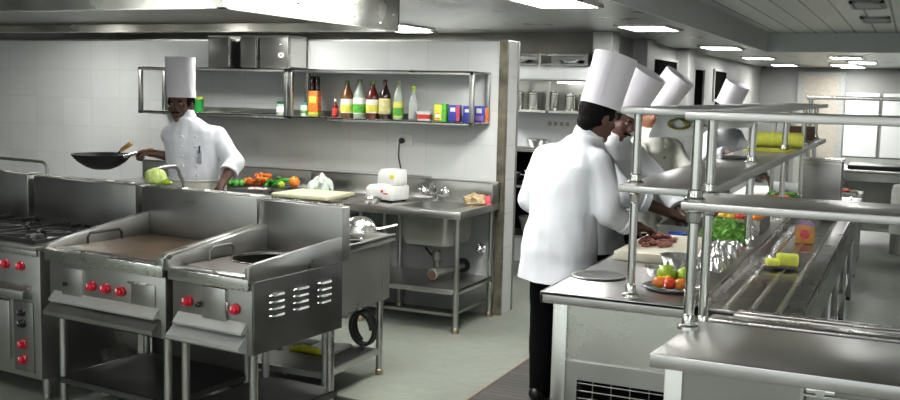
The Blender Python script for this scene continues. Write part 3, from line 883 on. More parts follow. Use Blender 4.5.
# mixer tap
tp = G()
tp.cyl((-3.16, .60, CZ), (-3.16, .60, CZ + .05), .026); tp.cyl((-3.24, .60, CZ + .045), (-3.08, .60, CZ + .045), .018)
tp.tube([(-3.16, .60, CZ + .05), (-3.16, .59, CZ + .10), (-3.15, .54, CZ + .13), (-3.14, .46, CZ + .12), (-3.14, .42, CZ + .09)], .013, 10)
tp = tp.build('mixer_tap', CHROME, t)
for x in (-3.25, -3.07):
    g = G(); g.lathe([(0, -.02), (.02, -.02), (.026, .0), (.026, .02), (.012, .035), (0, .036)], (x, .59, CZ + .06), 14, (0, -.5, .9))
    for k in range(4):
        a = k * PI / 2
        g.ell((x + .026 * math.cos(a), .575, CZ + .075 + .02 * math.sin(a)), .011, 8, 6)
    g.build('tap_handle', CHROME, tp)
# waste pipework
pp = G().lathe([(0, 0), (.018, 0), (.018, -.05), (.034, -.06), (.036, -.12), (.026, -.135), (.022, -.18), (.0, -.18)], (-3.01, .33, .56), 18).build('bottle_trap', STG, t)
G().cyl((-3.01, .26, .345), (-2.99, .38, .345), .040, n=22).build('trap_body', PVC, pp)
G().cyl((-3.011, .250, .345), (-3.01, .262, .345), .030, n=20).build('end_cap', plain('brown_cap', (.10, .05, .03), .5), pp)
G().tube([(-3.0, .34, .345), (-2.97, .45, .35), (-2.955, .70, .355)], .022, 12).build('waste_pipe', PVC, pp)
G().lathe([(.028, 0), (.055, 0), (.055, .03), (.028, .03)], (-2.955, .68, .355), 22, (0, -1, 0)).build('wall_collar', BLACK, pp)
G().tube([(-3.12, .4, .57), (-3.14, .42, .50), (-3.10, .45, .44), (-3.07, .46, .40)], .007, 8).build('supply_hose', BLACK, t)
tv = thing('stop_valve', 'chrome stop valve on the tiles right of the sink trap', 'valve', (-2.82, 6.768, .485))
G().tube([(0, 0, 0), (0, -.05, 0), (0, -.06, .05)], .013, 10).build('valve_body', CHROME, tv)
G().lathe([(0, 0), (.035, 0), (.035, .006), (.015, .014), (0, .014)], (0, 0, 0), 18, (0, -1, 0)).build('escutcheon', CHROME, tv)
G().lathe([(0, 0), (.024, 0), (.026, .02), (.012, .03), (0, .03)], (0, -.06, -.0), 12, (.4, -1, 0)).build('valve_handle', CHROME, tv)

# rags on the sink
t = thing('rag', 'crumpled tan rag on the right corner of the sink top', 'rag', (-2.80, 6.58, CZ + .005))
def lump(rx, ry, rz, seed, amp=.35, fr=14, n=3):
    g = G(); bmesh.ops.create_icosphere(g.bm, subdivisions=n, radius=1)
    for v in g.bm.verts:
        d = v.co.copy(); k = 1 + amp * noise.noise(d * fr / 8 + V((seed, seed * 2, 0)))
        v.co = V((d.x * rx * k, d.y * ry * k, max(d.z, -.15) * rz * k + rz * .15))
    return g
lump(.085, .06, .06, 3, .6).build('cloth', SPONGE, t)
t = thing('rag', 'crumpled pink cloth beside the tan rag on the sink', 'rag', (-2.725, 6.60, CZ + .005))
lump(.035, .05, .055, 9, .6).build('cloth', PINK, t)

# food mixer (white machine)
t = thing('vegetable_cutter', 'white kitchen cutting machine on the counter left of the sink', 'machine', (-3.43, 6.42, CZ + .001), math.radians(-12))
g = G(); g.prism([(-.13, .01), (.13, .01), (.13, .115), (.05, .13), (-.10, .115), (-.13, .09)], -.10, .09, 'xz', bev=.012); g.build('base_housing', WHITEP, t)
g = G(); g.prism([(-.035, .12), (.13, .115), (.125, .23), (.0, .235), (-.03, .2)], -.085, .07, 'xz', bev=.014); g.build('tower', WHITEP, t)
G().lathe([(0, 0), (.018, 0), (.018, .012), (0, .014)], (.115, -.085, .185), 16, (0, -1, 0)).build('yellow_button', LABY, t)
G().lathe([(0, 0), (.011, 0), (.011, .004), (0, .005)], (.03, -.10, .075), 16, (0, -1, 0)).build('red_emblem', LABR, t)
G().box(.045, .085, -.103, -.099, .055, .063).build('nameplate', LABR, t, 0)
for sx in (-.1, .1):
    for sy in (-.07, .06): G().cyl((sx, sy, 0), (sx, sy, .014), .014).build('rubber_foot', BLACK, t)

def bowl(name, label, cat, loc, r, h, mat=CHROME, group=None, fill=None, rim=.006):
    t = thing(name, label, cat, loc, 0, group)
    G().lathe([(0, .001), (r * .45, .001), (r * .75, h * .3), (r * .95, h * .8), (r, h), (r + rim, h + .001), (r + rim, h - .002), (r * .97, h * .78), (r * .78, h * .26), (r * .5, -.0), (0, 0)], n=30).build('bowl_shell', mat, t)
    if fill is not None:
        G().lathe([(r * .8, h * .55), (r * .55, h * .72), (0, h * .78)], n=24).build('filling', fill, t)
    return t
bowl('steel_bowl', 'small steel bowl in front of the white cutting machine', 'bowl', (-3.40, 6.13, CZ), .066, .05, STB, None, SPONGE)

# plastic bag of greens
t = thing('plastic_bag', 'cloudy plastic bag of green leaves behind the cutting board', 'bag', (-4.12, 6.60, CZ))
g = lump(.105, .06, .115, 5, .5, 18)
for v in g.bm.verts:
    if v.co.z > .06: v.co.x *= 1 - (v.co.z - .06) * 4; v.co.z += .0
g.build('bag_film', BAG, t)
g = lump(.09, .055, .05, 12, .5, 20)
g.build('leaves', GREEN2, t, loc=(0.01, -.012, .0))
# cutting board
t = thing('cutting_board', 'cream plastic cutting board on the wall counter by the bag', 'cutting board', (-3.95, 6.24, CZ + .012), math.radians(-1))
G().box(-.235, .235, -.20, .20, 0, .028, .005).build('board', CREAM, t)
o = G().box(-4.20, -3.70, 6.06, 6.30, CZ + .0005, CZ + .011, .002).build('folded_cloth', STG)
tag(o, 'dark flat sheet under the cream cutting board', 'mat')

# vegetable tray on the wall counter
def tray(name, label, loc, w, d, h, mat, group=None, rz=0):
    t = thing(name, label, 'tray', loc, rz, group)
    g = G()
    g.box(-w / 2, w / 2, -d / 2, d / 2, 0, .004); g.box(-w / 2, w / 2, -d / 2, -d / 2 + .004, 0, h); g.box(-w / 2, w / 2, d / 2 - .004, d / 2, 0, h)
    g.box(-w / 2, -w / 2 + .004, -d / 2, d / 2, 0, h); g.box(w / 2 - .004, w / 2, -d / 2, d / 2, 0, h)
    g.build('tray_pan', mat, t, 0)
    g = G(); g.tube([(-w / 2, -d / 2, h), (w / 2, -d / 2, h), (w / 2, d / 2, h), (-w / 2, d / 2, h)], .005, 8, True); g.build('rim', mat, t)
    return t
tray('vegetable_tray', 'dark steel tray of carrots and peppers on the wall counter', (-4.56, 6.40, CZ), .42, .46, .035, STG)
def veg(name, label, cat, mat, loc, r, stemmat=None, group=None, rz=0, sx=1, sy=1, sz=1):
    t = thing(name, label, cat, loc, rz, group)
    G().ell((0, 0, r * sz), (r * sx, r * sy, r * sz), 18, 12).build('flesh', mat, t)
    if stemmat is not None:
        G().lathe([(0, 0), (r * .22, 0), (r * .12, r * .1), (r * .1, r * .3), (0, r * .3)], (0, 0, r * sz * 1.97), 8).build('stem', stemmat, t)
    return t
for k in range(16):
    x = -4.69 + R.random() * .17; y = 6.36 + R.random() * .16; z = CZ + .02 + R.random() * .065 + (y - 6.36) * .15
    t = thing('carrot', 'orange carrot piece in the heap on the dark vegetable tray', 'carrot', (x, y, z), R.uniform(-.9, .9) + (PI / 2 if R.random() < .4 else 0), 'carrots heaped on the tray')
    t.rotation_euler[1] = R.uniform(-.5, .5)
    G().lathe([(0, -.05), (.006, -.048), (.015, .03), (.018, .05), (.013, .057), (0, .058)], (0, 0, .016), 12, (1, 0, 0)).build('root', ORANGE, t)
    G().lathe([(0, .055), (.005, .055), (.004, .066), (0, .066)], (0, 0, .016), 8, (1, 0, 0)).build('stalk_end', GREEN, t)
for k in range(9):
    x = -4.505 + R.random() * .13; y = 6.40 + R.random() * .14; z = CZ + .03 + R.random() * .05
    t = thing('green_chilli', 'green chilli in the heap right of the carrots', 'chilli', (x, y, z), R.uniform(-1.2, 1.2), 'green chillies heaped on the tray')
    t.rotation_euler[1] = R.uniform(-.5, .4)
    G().tube([(-.05, 0, 0.005), (-.02, .006, .008), (.02, .006, .01), (.045, 0, .012)], [.003, .012, .016, .009], 10).build('pod', GREEN2, t)
    G().tube([(.045, 0, .012), (.06, -.002, .018)], .003, 6).build('stalk', GREEN, t)
for k in range(4):
    veg('bell_pepper', 'green capsicum at the left of the carrots on the tray', 'pepper', GREEN2, (-4.745 + .028 * k, 6.30 + .03 * (k % 2), CZ + .03), .027, GREEN, 'capsicums left of the carrots')
for k in range(4):
    veg('onion', 'pale pink peeled onion in front of the chillies', 'onion', ONION, (-4.50 + .04 * k, 6.235 + .015 * (k % 2), CZ + .008), .024, None, 'peeled onions on the tray', sz=.8)
veg('tomato', 'red and yellow tomato at the right end of the vegetable heap', 'tomato', TOMO, (-4.235, 6.42, CZ + .045), .042, GREEN)
veg('lime', 'yellow green lime beside the red and yellow tomato', 'lime', LIME, (-4.30, 6.34, CZ + .035), .03)
o = tray('small_tray', 'small dark steel dish under the tomato and lime', (-4.265, 6.40, CZ), .15, .22, .035, STG)

# ------------------------------------------------------------------ pan table with upturned pan
t = thing('work_table', 'stainless work table with deep side panels behind the fryer', 'table', (0, 0, 0))
x0, x1, y0, y1 = -3.42, -2.66, 4.36, 5.09
g = G(); g.box(x0, x1, y0, y1, .795, .81, .002); g.box(x1 - .012, x1, y0, y1, .775, .818, .003); g.box(x0, x1, y1 - .012, y1, .775, .812, .002); g.box(x0, x1, y0, y0 + .012, .775, .812, .002)
g.build('worktop', STT, t, 30)
g = G(); g.box(x1 - .035, x1 - .028, y0 + .02, y1 - .02, .44, .795); g.box(x0 + .02, x1 - .03, y0 + .02, y0 + .027, .44, .795); g.box(x0 + .02, x1 - .03, y1 - .027, y1 - .02, .44, .795)
g.build('apron_panel', ST, t, 0)
for x in (x0 + .05, x1 - .045):
    for y in (y0 + .04, y1 - .10):
        l = G().cyl((x, y, .03), (x, y, .795), .019).build('leg', ST, t)
        G().lathe([(0, 0), (.024, 0), (.024, .03), (.02, .035), (0, .035)], (x, y, 0), 14).build('foot', BRASS if y > 4.6 else STG, l)
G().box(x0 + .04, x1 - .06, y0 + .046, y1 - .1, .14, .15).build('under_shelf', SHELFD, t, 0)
g = G(); g.box(x1 - .056, x1 - .036, y0 + .03, y1 - .09, .125, .158, .002); g.box(x0 + .04, x1 - .05, y0 + .03, y0 + .045, .125, .155)
g.build('shelf_rail', ST, t, 0)
t = thing('wok', 'upturned shiny steel pan with a straight handle on the work table', 'pan', (-2.80, 4.90, .812))
G().lathe([(.105, .02), (.10, .045), (.08, .075), (.05, .095), (0, .104), (0, .102), (.048, .093), (.078, .073), (.098, .043), (.103, .02)], (0, 0, .01), 32).build('pan_shell', STB, t)
G().tube([(.09, .03, .045), (.13, .05, .05), (.20, .085, .07)], .008, 8).build('handle', STB, t)
for k, (x, y, rr, lb) in enumerate(((-2.86, 4.78, .075, 'steel lid lying on the work table in front of the upturned pan'), (-2.72, 4.72, .045, 'little steel dish near the table edge by the upturned pan'))):
    t = thing('pot_cover' if k == 0 else 'small_dish', lb, 'lid' if k == 0 else 'dish', (x, y, .812))
    G().lathe([(0, .004), (rr * .7, .006), (rr, .014), (rr + .006, .012), (rr * .7, .0), (0, .0)], n=26).build('dish_plate', CHROME, t)
    if k == 0: G().lathe([(.006, .004), (.006, .02), (.016, .024), (.014, .032), (0, .034)], n=14).build('knob', BLACK, t)
# things under the tables
hp = [V((-2.84 + .11 * math.cos(a) + .012 * k * 0, 5.06 + .055 * math.sin(a) + .01 * math.sin(3 * a), .17 + .085 * math.sin(a) + .085)) for k in range(1) for a in [2 * PI * i / 40 * 1 for i in range(41)]]
pts = []
for i in range(70):
    a = 2 * PI * i / 26
    pts.append((-2.80 + .06 * math.cos(a), 4.93 + .03 * math.cos(a + .8) + .0012 * i, .265 + .10 * math.sin(a)))
o = G().tube(pts, .011, 8).build('rubber_hose', BLACK)
tag(o, 'coiled black rubber hose at the far end of the low table shelf', 'hose')
t = thing('paper_pad', 'white flat packet lying on the low shelf of the work table', 'packet', (-2.95, 4.84, .151))
G().box(-.09, .09, -.10, .10, 0, .022, .004).build('packet_body', WHITEW, t)
t = thing('gas_torch', 'yellow grip of a hose gun lying under the fryer', 'hose gun', (-3.02, 4.72, .16), .1)
G().tube([(-.10, 0, .0), (-.03, 0, .012), (.06, 0, .004), (.09, 0, -.01)], [.016, .022, .02, .014], 10).build('grip', YEL, t)
G().tube([(-.10, 0, 0), (-.13, .0, -.04), (-.14, 0, -.15)], .010, 8).build('hose_tail', YEL, t)
G().box(-.21, -.16, -.02, .02, -.03, .01, .003).build('end_block', CREAM2, t)
# dark gas pipe run and valves under the cooking line
o = G().tube([blk(-1.0, .84, .03), blk(.4, .85, .03), blk(1.42, .85, .03)], .02, 10).build('gas_pipe', DARK)
tag(o, 'dark gas supply pipe running under the cooking line', 'pipe')

# ------------------------------------------------------------------ floor mat
t = thing('floor_mat', 'dark ribbed floor mat in front of the island where the chefs stand', 'mat', (-1.66, 3.9, .001))
G().box(-.375, .375, -2.4, 1.9, 0, .014, .003).build('mat_sheet', MATM, t)
G().box(-.387, -.375, -2.4, 1.9, 0, .016, .002).build('edge_strip', plain('brown_edge', (.16, .08, .045), .6), t)

# ------------------------------------------------------------------ island
IZ = .87
t = thing('island_counter', 'long stainless island counter the chefs are working at', 'counter', (0, 0, 0))
ix0, ix1, iy0, iy1 = -1.283, -.69, 3.685, 9.15
g = G(); g.box(ix0, ix1, iy0, iy1, IZ - .014, IZ, .002); g.box(ix0, ix1, iy0, iy0 + .014, IZ - .045, IZ, .003); g.box(ix0, ix0 + .014, iy0, iy1, IZ - .045, IZ, .003)
g.build('worktop', STT, t, 30)
g = G(); g.box(ix0 + .045, ix0 + .105, iy0 + .03, iy0 + .09, .05, IZ - .014, .004); g.build('corner_post', STB, t, 30)
G().box(ix0 + .105, ix1 - .03, iy0 + .05, iy0 + .06, .597, IZ - .014).build('upper_panel', STB, t, 0)
lp = G()
for a in ((ix0 + .105, ix0 + .150, .13, .522), (ix1 - .06, ix1 - .03, .13, .522)): lp.box(a[0], a[1], iy0 + .042, iy0 + .052, a[2], a[3])
lp.box(ix0 + .105, ix1 - .03, iy0 + .042, iy0 + .052, .522, .588); lp.box(ix0 + .105, ix1 - .03, iy0 + .042, iy0 + .052, .05, .13)
lp.box(ix0 + .105, ix1 - .03, iy0 + .036, iy0 + .052, .588, .596)
lp = lp.build('lower_panel', ST, t, 0)
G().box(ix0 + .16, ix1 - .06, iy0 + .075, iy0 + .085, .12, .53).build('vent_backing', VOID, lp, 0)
g = G()
for k in range(12): g.cyl((ix0 + .150, iy0 + .058, .505 - k * .030), (ix1 - .06, iy0 + .058, .505 - k * .030), .0028, n=8)
for k in range(5): g.cyl((ix0 + .21 + k * .075, iy0 + .063, .13), (ix0 + .21 + k * .075, iy0 + .063, .522), .0025, n=8)
g.build('vent_grille', STG, lp)
G().box(ix0 + .06, ix0 + .066, iy0 + .09, iy1, .10, IZ - .014).build('side_panel', STD, t, 0)
G().box(ix1 - .06, ix1 - .05, iy0 + .06, iy1, .05, IZ - .014).build('rear_panel', STD, t, 0)
g = G()
for k in range(6): g.box(ix0 + .05, ix0 + .09, iy0 + .9 * k + .9, iy0 + .9 * k + .94, 0.0, IZ - .014)
g.build('support_posts', ST, t, 0)
legs(t, (ix0 + .075, ix1 - .06), (iy0 + .06,), 0, .06, .03)

# shelf over the island
def post(parent, x, y, z0, z1, collars, r=.0175):
    p = G().cyl((x, y, z0), (x, y, z1), r).build('post', PIPE, parent)
    G().lathe([(r, .05), (r + .004, .045), (r + .006, .015), (r + .018, .01), (r + .020, .0), (0, 0)], (x, y, z0), 20).build('base_collar', PIPE, p)
    for z in collars:
        G().lathe([(r, -.05), (r + .005, -.045), (r + .008, -.015), (r + .016, -.008), (r + .016, 0), (r, 0)], (x, y, z), 20).build('collar', PIPE, p)
        G().lathe([(r, .038), (r + .006, .034), (r + .009, .012), (r + .018, .006), (r + .018, 0), (r, 0)], (x, y, z + .026), 20).build('collar', PIPE, p)
    return p
t = thing('overshelf', 'two-tier stainless shelf on round posts running along the island', 'shelf', (0, 0, 0))
sx0, sx1 = -.972, -.66
g = G(); g.box(sx0, sx1, 3.665, 9.1, 1.292, 1.309, .003); g.box(sx0, sx1, 3.66, 3.675, 1.283, 1.309, .002)
g.build('lower_board', STT, t, 30)
g = G(); g.box(sx0, sx1, 3.665, 9.1, 1.585, 1.601, .003); g.box(sx0, sx1, 3.66, 3.675, 1.575, 1.601, .002)
g.build('upper_board', STT, t, 30)
g = G(); g.box(sx1 - .004, sx1 + .010, 3.66, 9.1, 1.275, 1.3095, .002); g.box(sx0 - .010, sx0 + .004, 3.66, 9.1, 1.283, 1.3095, .002); g.build('lower_edge', EDGE, t, 30)
g = G(); g.box(sx1 - .004, sx1 + .010, 3.66, 9.1, 1.57, 1.6015, .002); g.box(sx0 - .010, sx0 + .004, 3.66, 9.1, 1.575, 1.6015, .002); g.build('upper_edge', EDGE, t, 30)
post(t, -.945, 3.775, IZ, 1.585, (1.283,), .0155)
ys = (5.33, 6.78, 8.0, 9.0)
for y in ys:
    post(t, -.733, y, IZ, 1.585, (1.283,))
    post(t, -.945, y, IZ, 1.585, (1.283,), .0155)
for i, (y, m) in enumerate(((3.93, STD), (5.2, WHITEP), (6.6, WHITEP))):
    g = G(); g.prism([(-.90, 1.578), (-.70, 1.578), (-.70, 1.53), (-.735, 1.495), (-.94, 1.478), (-.935, 1.50)], y, y + .012, 'xz'); g.build('cross_plate', m, t, 0)
o = G()
pts = []
for i in range(60):
    a = 2 * PI * i / 20
    pts.append((-.82 + (.026 + .0003 * i) * math.cos(a) , 3.905 + .0006 * i - .02, 1.538 + .020 * math.sin(a)))
pts += [(-.78, 3.92, 1.545), (-.74, 3.92, 1.55), (-.715, 3.915, 1.53)]
o = o.tube(pts, .0032, 6).build('cable_coil', plain('yellow_cable', (.45, .40, .04), .5))
tag(o, 'coiled yellow cable under the front end of the top shelf', 'cable')

# ------------------------------------------------------------------ tray slide beside the island
t = thing('tray_slide', 'low ribbed stainless tray slide along the right of the island', 'tray slide', (0, 0, 0))
tz = .838
tx0, tx1, ty0, ty1 = -.684, -.325, 3.86, 8.9
g = G(); g.box(tx0, tx1, ty0, ty1, tz - .012, tz, .002); g.box(tx0, tx0 + .012, ty0, ty1, tz - .04, tz + .03, .002); g.box(tx1 - .014, tx1, ty0, ty1, tz - .075, tz + .002, .003)
g.build('slide_top', STW, t, 30)
for x in (-.60, -.505, -.41):
    g = G(); g.prism([(x - .012, tz), (x - .007, tz + .009), (x + .007, tz + .009), (x + .012, tz)], ty0 + .03, ty1 - .02, 'xz'); g.build('rib', STB, t, 0)
for k in range(6):
    y = ty0 + .3 + k * .92
    l = G().box(tx1 - .075, tx1 - .035, y, y + .04, .03, tz - .012, .003).build('leg', ST, t, 30)
    G().lathe([(0, 0), (.018, 0), (.018, .03), (0, .03)], (tx1 - .055, y + .02, 0), 12).build('foot', BLACK, l)
G().box(tx1 - .03, tx1 - .022, ty0, ty1, .56, tz - .012).build('side_apron', ST, t, 0)
g = G(); g.box(tx1 - .07, tx1 - .04, ty0 + .3, ty1 - .1, .20, .23); g.build('stretcher', STD, t, 0)
G().box(tx0 + .0, tx0 + .012, ty0, ty1, .08, tz - .04).build('back_panel', STG, t, 0)

# ------------------------------------------------------------------ front cross counter
t = thing('serving_counter', 'stainless serving counter crossing the bottom right corner of the view', 'counter', (0, 0, 0))
cx0, cx1, cy0, cy1 = -.672, 1.7, 2.955, 3.48
g = G()
g.prism([(cx0, cy0), (cx1, cy0), (cx1, cy1), (cx0 + .042, cy1)], IZ - .012, IZ, 'xy', bev=.002)
g.box(cx0, cx1, cy0 - .002, cy0 + .012, IZ - .042, IZ, .003); g.prism([(cx0, cy0), (cx0 + .014, cy0), (cx0 + .056, cy1), (cx0 + .042, cy1)], IZ - .042, IZ - .001, 'xy')
g.build('worktop', STT, t, 30)
g = G(); g.box(cx0 + .06, cx1, cy1, cy1 + .10, IZ - .05, IZ - .04); g.build('channel', STG, t, 0)
for k, (ya, yb, zz) in enumerate(((3.575, 3.66, IZ - .008), (3.70, 3.735, IZ - .008), (3.765, 3.80, IZ - .010))):
    g = G(); g.box(cx0 + .13 if k else cx0 + .06, cx1, ya, yb, zz - .03, zz, .006); g.build('tray_rail', STW, t, 30)
g = G(); g.box(cx0 + .10, cx1, 3.48, 3.82, IZ - .09, IZ - .055); g.build('rail_bracket', STG, t, 0)
G().box(cx0 + .04, cx0 + .095, cy0 + .03, cy0 + .09, .04, IZ - .012, .004).build('corner_post', STB, t, 30)
G().box(cx0 + .095, -.235, cy0 + .045, cy0 + .055, .04, IZ - .012).build('front_panel', STD, t, 0)
G().box(cx0 + .045, cx0 + .055, cy0 + .09, cy1 + .05, .04, IZ - .012).build('end_panel', STD, t, 0)
dr = G().box(-.225, .62, cy0 + .050, cy0 + .058, .10, IZ - .055, .002).build('sliding_door', STD, t, 0)
g = G(); g.box(-.235, .64, cy0 + .030, cy0 + .05, IZ - .075, IZ - .066, .002); g.build('door_rail', STB, t, 0)
g = G(); g.box(-.225, -.145, cy0 + .028, cy0 + .05, IZ - .063, IZ - .047, .004); g.lathe([(0, 0), (.014, 0), (.014, .012), (0, .014)], (-.185, cy0 + .03, IZ - .054), 14, (0, -1, 0))
g.build('door_latch', CHROME, dr)
G().box(-.24, -.23, cy0 + .04, cy0 + .052, .04, IZ - .012).build('door_jamb', ST, t, 0)
for x in (cx0 + .07, .6, 1.6): G().lathe([(0, 0), (.025, 0), (.022, .04), (0, .04)], (x, cy0 + .06, 0), 14).build('foot', BLACK, t)

t = thing('serving_overshelf', 'two-tier stainless shelf crossing above the serving counter at right', 'shelf', (0, 0, 0))
hx0, hx1 = -.665, 1.7
g = G(); g.box(hx0, hx1, 3.27, 3.66, 1.290, 1.303, .003); g.box(hx0, hx1, 3.265, 3.28, 1.277, 1.304, .003); g.box(hx0, hx0 + .012, 3.27, 3.66, 1.279, 1.303, .002); g.build('lower_board', STT, t, 30)
g = G(); g.box(hx0, hx1, 3.27, 3.66, 1.585, 1.598, .003); g.box(hx0, hx1, 3.265, 3.28, 1.571, 1.599, .003); g.box(hx0, hx0 + .012, 3.27, 3.66, 1.573, 1.598, .002); g.build('upper_board', STT, t, 30)
for x, y in ((-.636, 3.345), (-.634, 3.60), (1.5, 3.345), (1.5, 3.60)):
    post(t, x, y, IZ if y < 3.48 else IZ - .055, 1.585, (1.277,))

# ------------------------------------------------------------------ things on the island
def plate(name, label, loc, r, mat, cat='plate', h=.014):
    t = thing(name, label, cat, loc)
    G().lathe([(0, .003), (r * .72, .003), (r * .8, .006), (r, h), (r + .003, h - .002), (r * .82, .002), (r * .72, 0), (0, 0)], n=36).build('dish', mat, t)
    return t
plate('steel_plate', 'empty round steel plate at the front left corner of the island', (-1.172, 4.11, IZ), .112, STD, 'plate', .008)
plate('vegetable_plate', 'steel plate of cut tomatoes and limes beside the front post', (-.835, 3.99, IZ), .115, CHROME)
for x, y, z, m, lb, s in ((-.86, 4.02, .012, LIME, 'large green lime at the back left of the steel plate', .042), (-.79, 4.04, .012, LIME, 'second green lime at the back right of the steel plate', .038)):
    veg('lime', lb, 'lime', m, (x, y, IZ + z), s, BRASS)
for k, (x, y, m, lb) in enumerate(((-.87, 3.94, TOMO, 'orange cut tomato at the front left of the steel plate'), (-.825, 3.925, TOMR, 'red cut tomato at the front middle of the steel plate'), (-.785, 3.935, TOMO, 'orange red tomato at the front right of the steel plate'), (-.845, 3.965, TOMY, 'yellow tomato piece in the middle of the steel plate'))):
    veg('tomato', lb, 'tomato', m, (x, y, IZ + .012), .028, None, sz=.85)
t = thing('chopping_board', 'thick ivory chopping board under the chopped meat on the island', 'chopping board', (-1.06, 4.88, IZ), 0)
G().box(-.17, .17, -.32, .38, 0, .045, .006).build('board', CREAM2, t)
g = G()
for k in range(70):
    a = R.random() * 2 * PI; q = R.random() ** .6
    x, y = .085 * q * math.cos(a), .17 * q * math.sin(a)
    g.ell((x, y, .006 + (1 - q) * .05 * R.random()), (.012 + R.random() * .012, .01 + R.random() * .012, .008 + .006 * R.random()), 8, 6, Matrix.Rotation(R.random() * 3, 4, 'Z'))
o = g.build('chopped_meat', MEAT, loc=(-1.10, 4.92, IZ + .047))
tag(o, 'pile of chopped reddish meat on the ivory board', 'meat', None, 'stuff')
bowl('mixing_bowl', 'shiny steel mixing bowl behind the tomato plate', 'bowl', (-.885, 4.40, IZ), .085, .075, CHROME, None, BAG)
bowl('steel_bowl', 'small shiny steel bowl left of the foil packet', 'bowl', (-.80, 4.27, IZ), .05, .045, CHROME)
bowl('steel_bowl', 'small steel bowl left of the mixing bowl', 'bowl', (-.945, 4.22, IZ), .048, .045, CHROME)
t = thing('blue_tub', 'small blue plastic tub by the chopping board', 'tub', (-1.11, 5.38, IZ))
G().lathe([(0, 0), (.045, 0), (.052, .04), (.048, .04), (.042, .004), (0, .004)], n=20).build('tub_wall', plain('blue_plastic', (.03, .12, .5), .4), t)
tray('prep_tray', 'dark steel tray on the island behind the chopping board', (-1.12, 5.75, IZ), .25, .5, .06, STG)
# foil covered dishes
def foil_dish(label, loc, w, d, h, seed):
    t = thing('foil_tray', label, 'foil tray', loc, 0, None)
    g = G(); n = 26
    vs = [[None] * (n + 1) for _ in range(n + 1)]
    for i in range(n + 1):
        for j in range(n + 1):
            x, y = (i / n - .5), (j / n - .5)
            e = max(abs(x), abs(y)) * 2
            z = h * (1 - max(0, (e - .72) / .28) ** 2)
            z += .022 * noise.noise(V((x * 9 + seed, y * 12, seed))) + .012 * noise.noise(V((x * 24 + seed, y * 30, 1)))
            vs[i][j] = g.bm.verts.new((x * w, y * d, max(z, .001)))
    for i in range(n):
        for j in range(n): g.bm.faces.new((vs[i][j], vs[i + 1][j], vs[i + 1][j + 1], vs[i][j + 1]))
    g.build('foil_cover', FOIL, t, 20)
    return t
foil_dish('crumpled foil-covered tray nearest the double posts', (-.795, 4.66, IZ), .16, .36, .05, 2)
foil_dish('crumpled foil-covered tray behind the first, below the lettuce', (-.80, 5.06, IZ), .16, .32, .05, 8)
foil_dish('small foil-covered dish between the lettuce and the tomato tray', (-.80, 5.71, IZ), .12, .22, .05, 5)
# lettuce
t = thing('lettuce', 'heap of bright green leafy lettuce on the island', 'lettuce', (-.86, 5.40, IZ))
lump(.10, .17, .075, 4, .4, 16).build('leaf_core', GREEN, t)
g = G()
for k in range(170):
    a = R.random() * 2 * PI; e = R.random() * PI / 2
    p = V((.105 * math.cos(a) * math.cos(e), .18 * math.sin(a) * math.cos(e), .080 * math.sin(e) + .028))
    x, y = frame_for(p.normalized() + V((R.random() - .5, R.random() - .5, R.random() - .5)) * .9)
    s = .028 + .02 * R.random()
    nn = p.normalized() * .012
    c = g.bm.verts.new(p + nn)
    ring = [g.bm.verts.new(p + (x * math.cos(2 * PI * i / 8) * s + y * math.sin(2 * PI * i / 8) * s * .7) + nn * (1.6 if i % 2 else -.6)) for i in range(8)]
    for i in range(8): g.bm.faces.new((c, ring[i], ring[(i + 1) % 8]))
g.build('leaves', plain('lettuce_leaf', (.14, .34, .05), .45, 0, .45, 40), t, 60)
tray('tomato_tray', 'dark steel tray of orange and red tomatoes behind the lettuce', (-.86, 6.05, IZ), .25, .42, .085, STG)
cnt = 0
for j in range(4):
    for i in range(5):
        m = (TOMR, TOMO, TOMY, TOMO, TOMR)[(i + j * 2 + R.randrange(3)) % 5]
        veg('tomato', 'ripe tomato in the heaped steel tray behind the lettuce', 'tomato', m, (-.955 + .047 * i, 5.89 + .095 * j, IZ + .055 + R.random() * .012), .028, None, 'tomatoes heaped in the steel tray')
t = thing('steel_container', 'small square steel container on the island beyond the tomato tray', 'container', (-.80, 6.55, IZ))
g = G(); g.box(-.05, .05, -.05, .05, 0, .055, .004); g.build('case', STB, t, 30); G().box(-.053, .053, -.053, .053, .055, .06, .002).build('lid', STB, t)
# farther dishes on the island
tray('salad_tray', 'far steel tray of colourful salad on the island', (-.83, 7.55, IZ), .24, .7, .05, STB)
g = G()
for k in range(60): g.ell((R.uniform(-.09, .09), R.uniform(-.3, .05), R.random() * .02), (.02, .02, .015), 8, 6)
tag(g.build('carrot_salad', ORANGE, loc=(-.83, 7.5, IZ + .05)), 'orange shredded salad in the far tray under the shelf', 'salad', None, 'stuff')
g = G()
for k in range(50): g.ell((R.uniform(-.09, .09), R.uniform(-.1, .12), R.random() * .025), (.025, .02, .012), 8, 6)
tag(g.build('green_salad', GREEN, loc=(-.83, 7.72, IZ + .05)), 'green leafy salad at the back of the far tray', 'salad', None, 'stuff')
g = G()
for k in range(16): g.ell((R.uniform(-.06, .06), R.uniform(-.08, .08), R.random() * .015), (.018, .018, .013), 8, 6)
tag(g.build('red_salad', TOMR, loc=(-.80, 7.16, IZ + .012)), 'red chopped salad on the island in front of the far tray', 'salad', None, 'stuff')
t = thing('white_roll', 'white paper roll lying on the island beyond the salads', 'roll', (-.86, 8.25, IZ + .06))
G().cyl((-.12, 0, 0), (.10, 0, 0), .058, n=26).build('paper', WHITEW, t)
G().cyl((.0995, 0, 0), (.102, 0, 0), .018, n=16).build('core', BREAD, t)
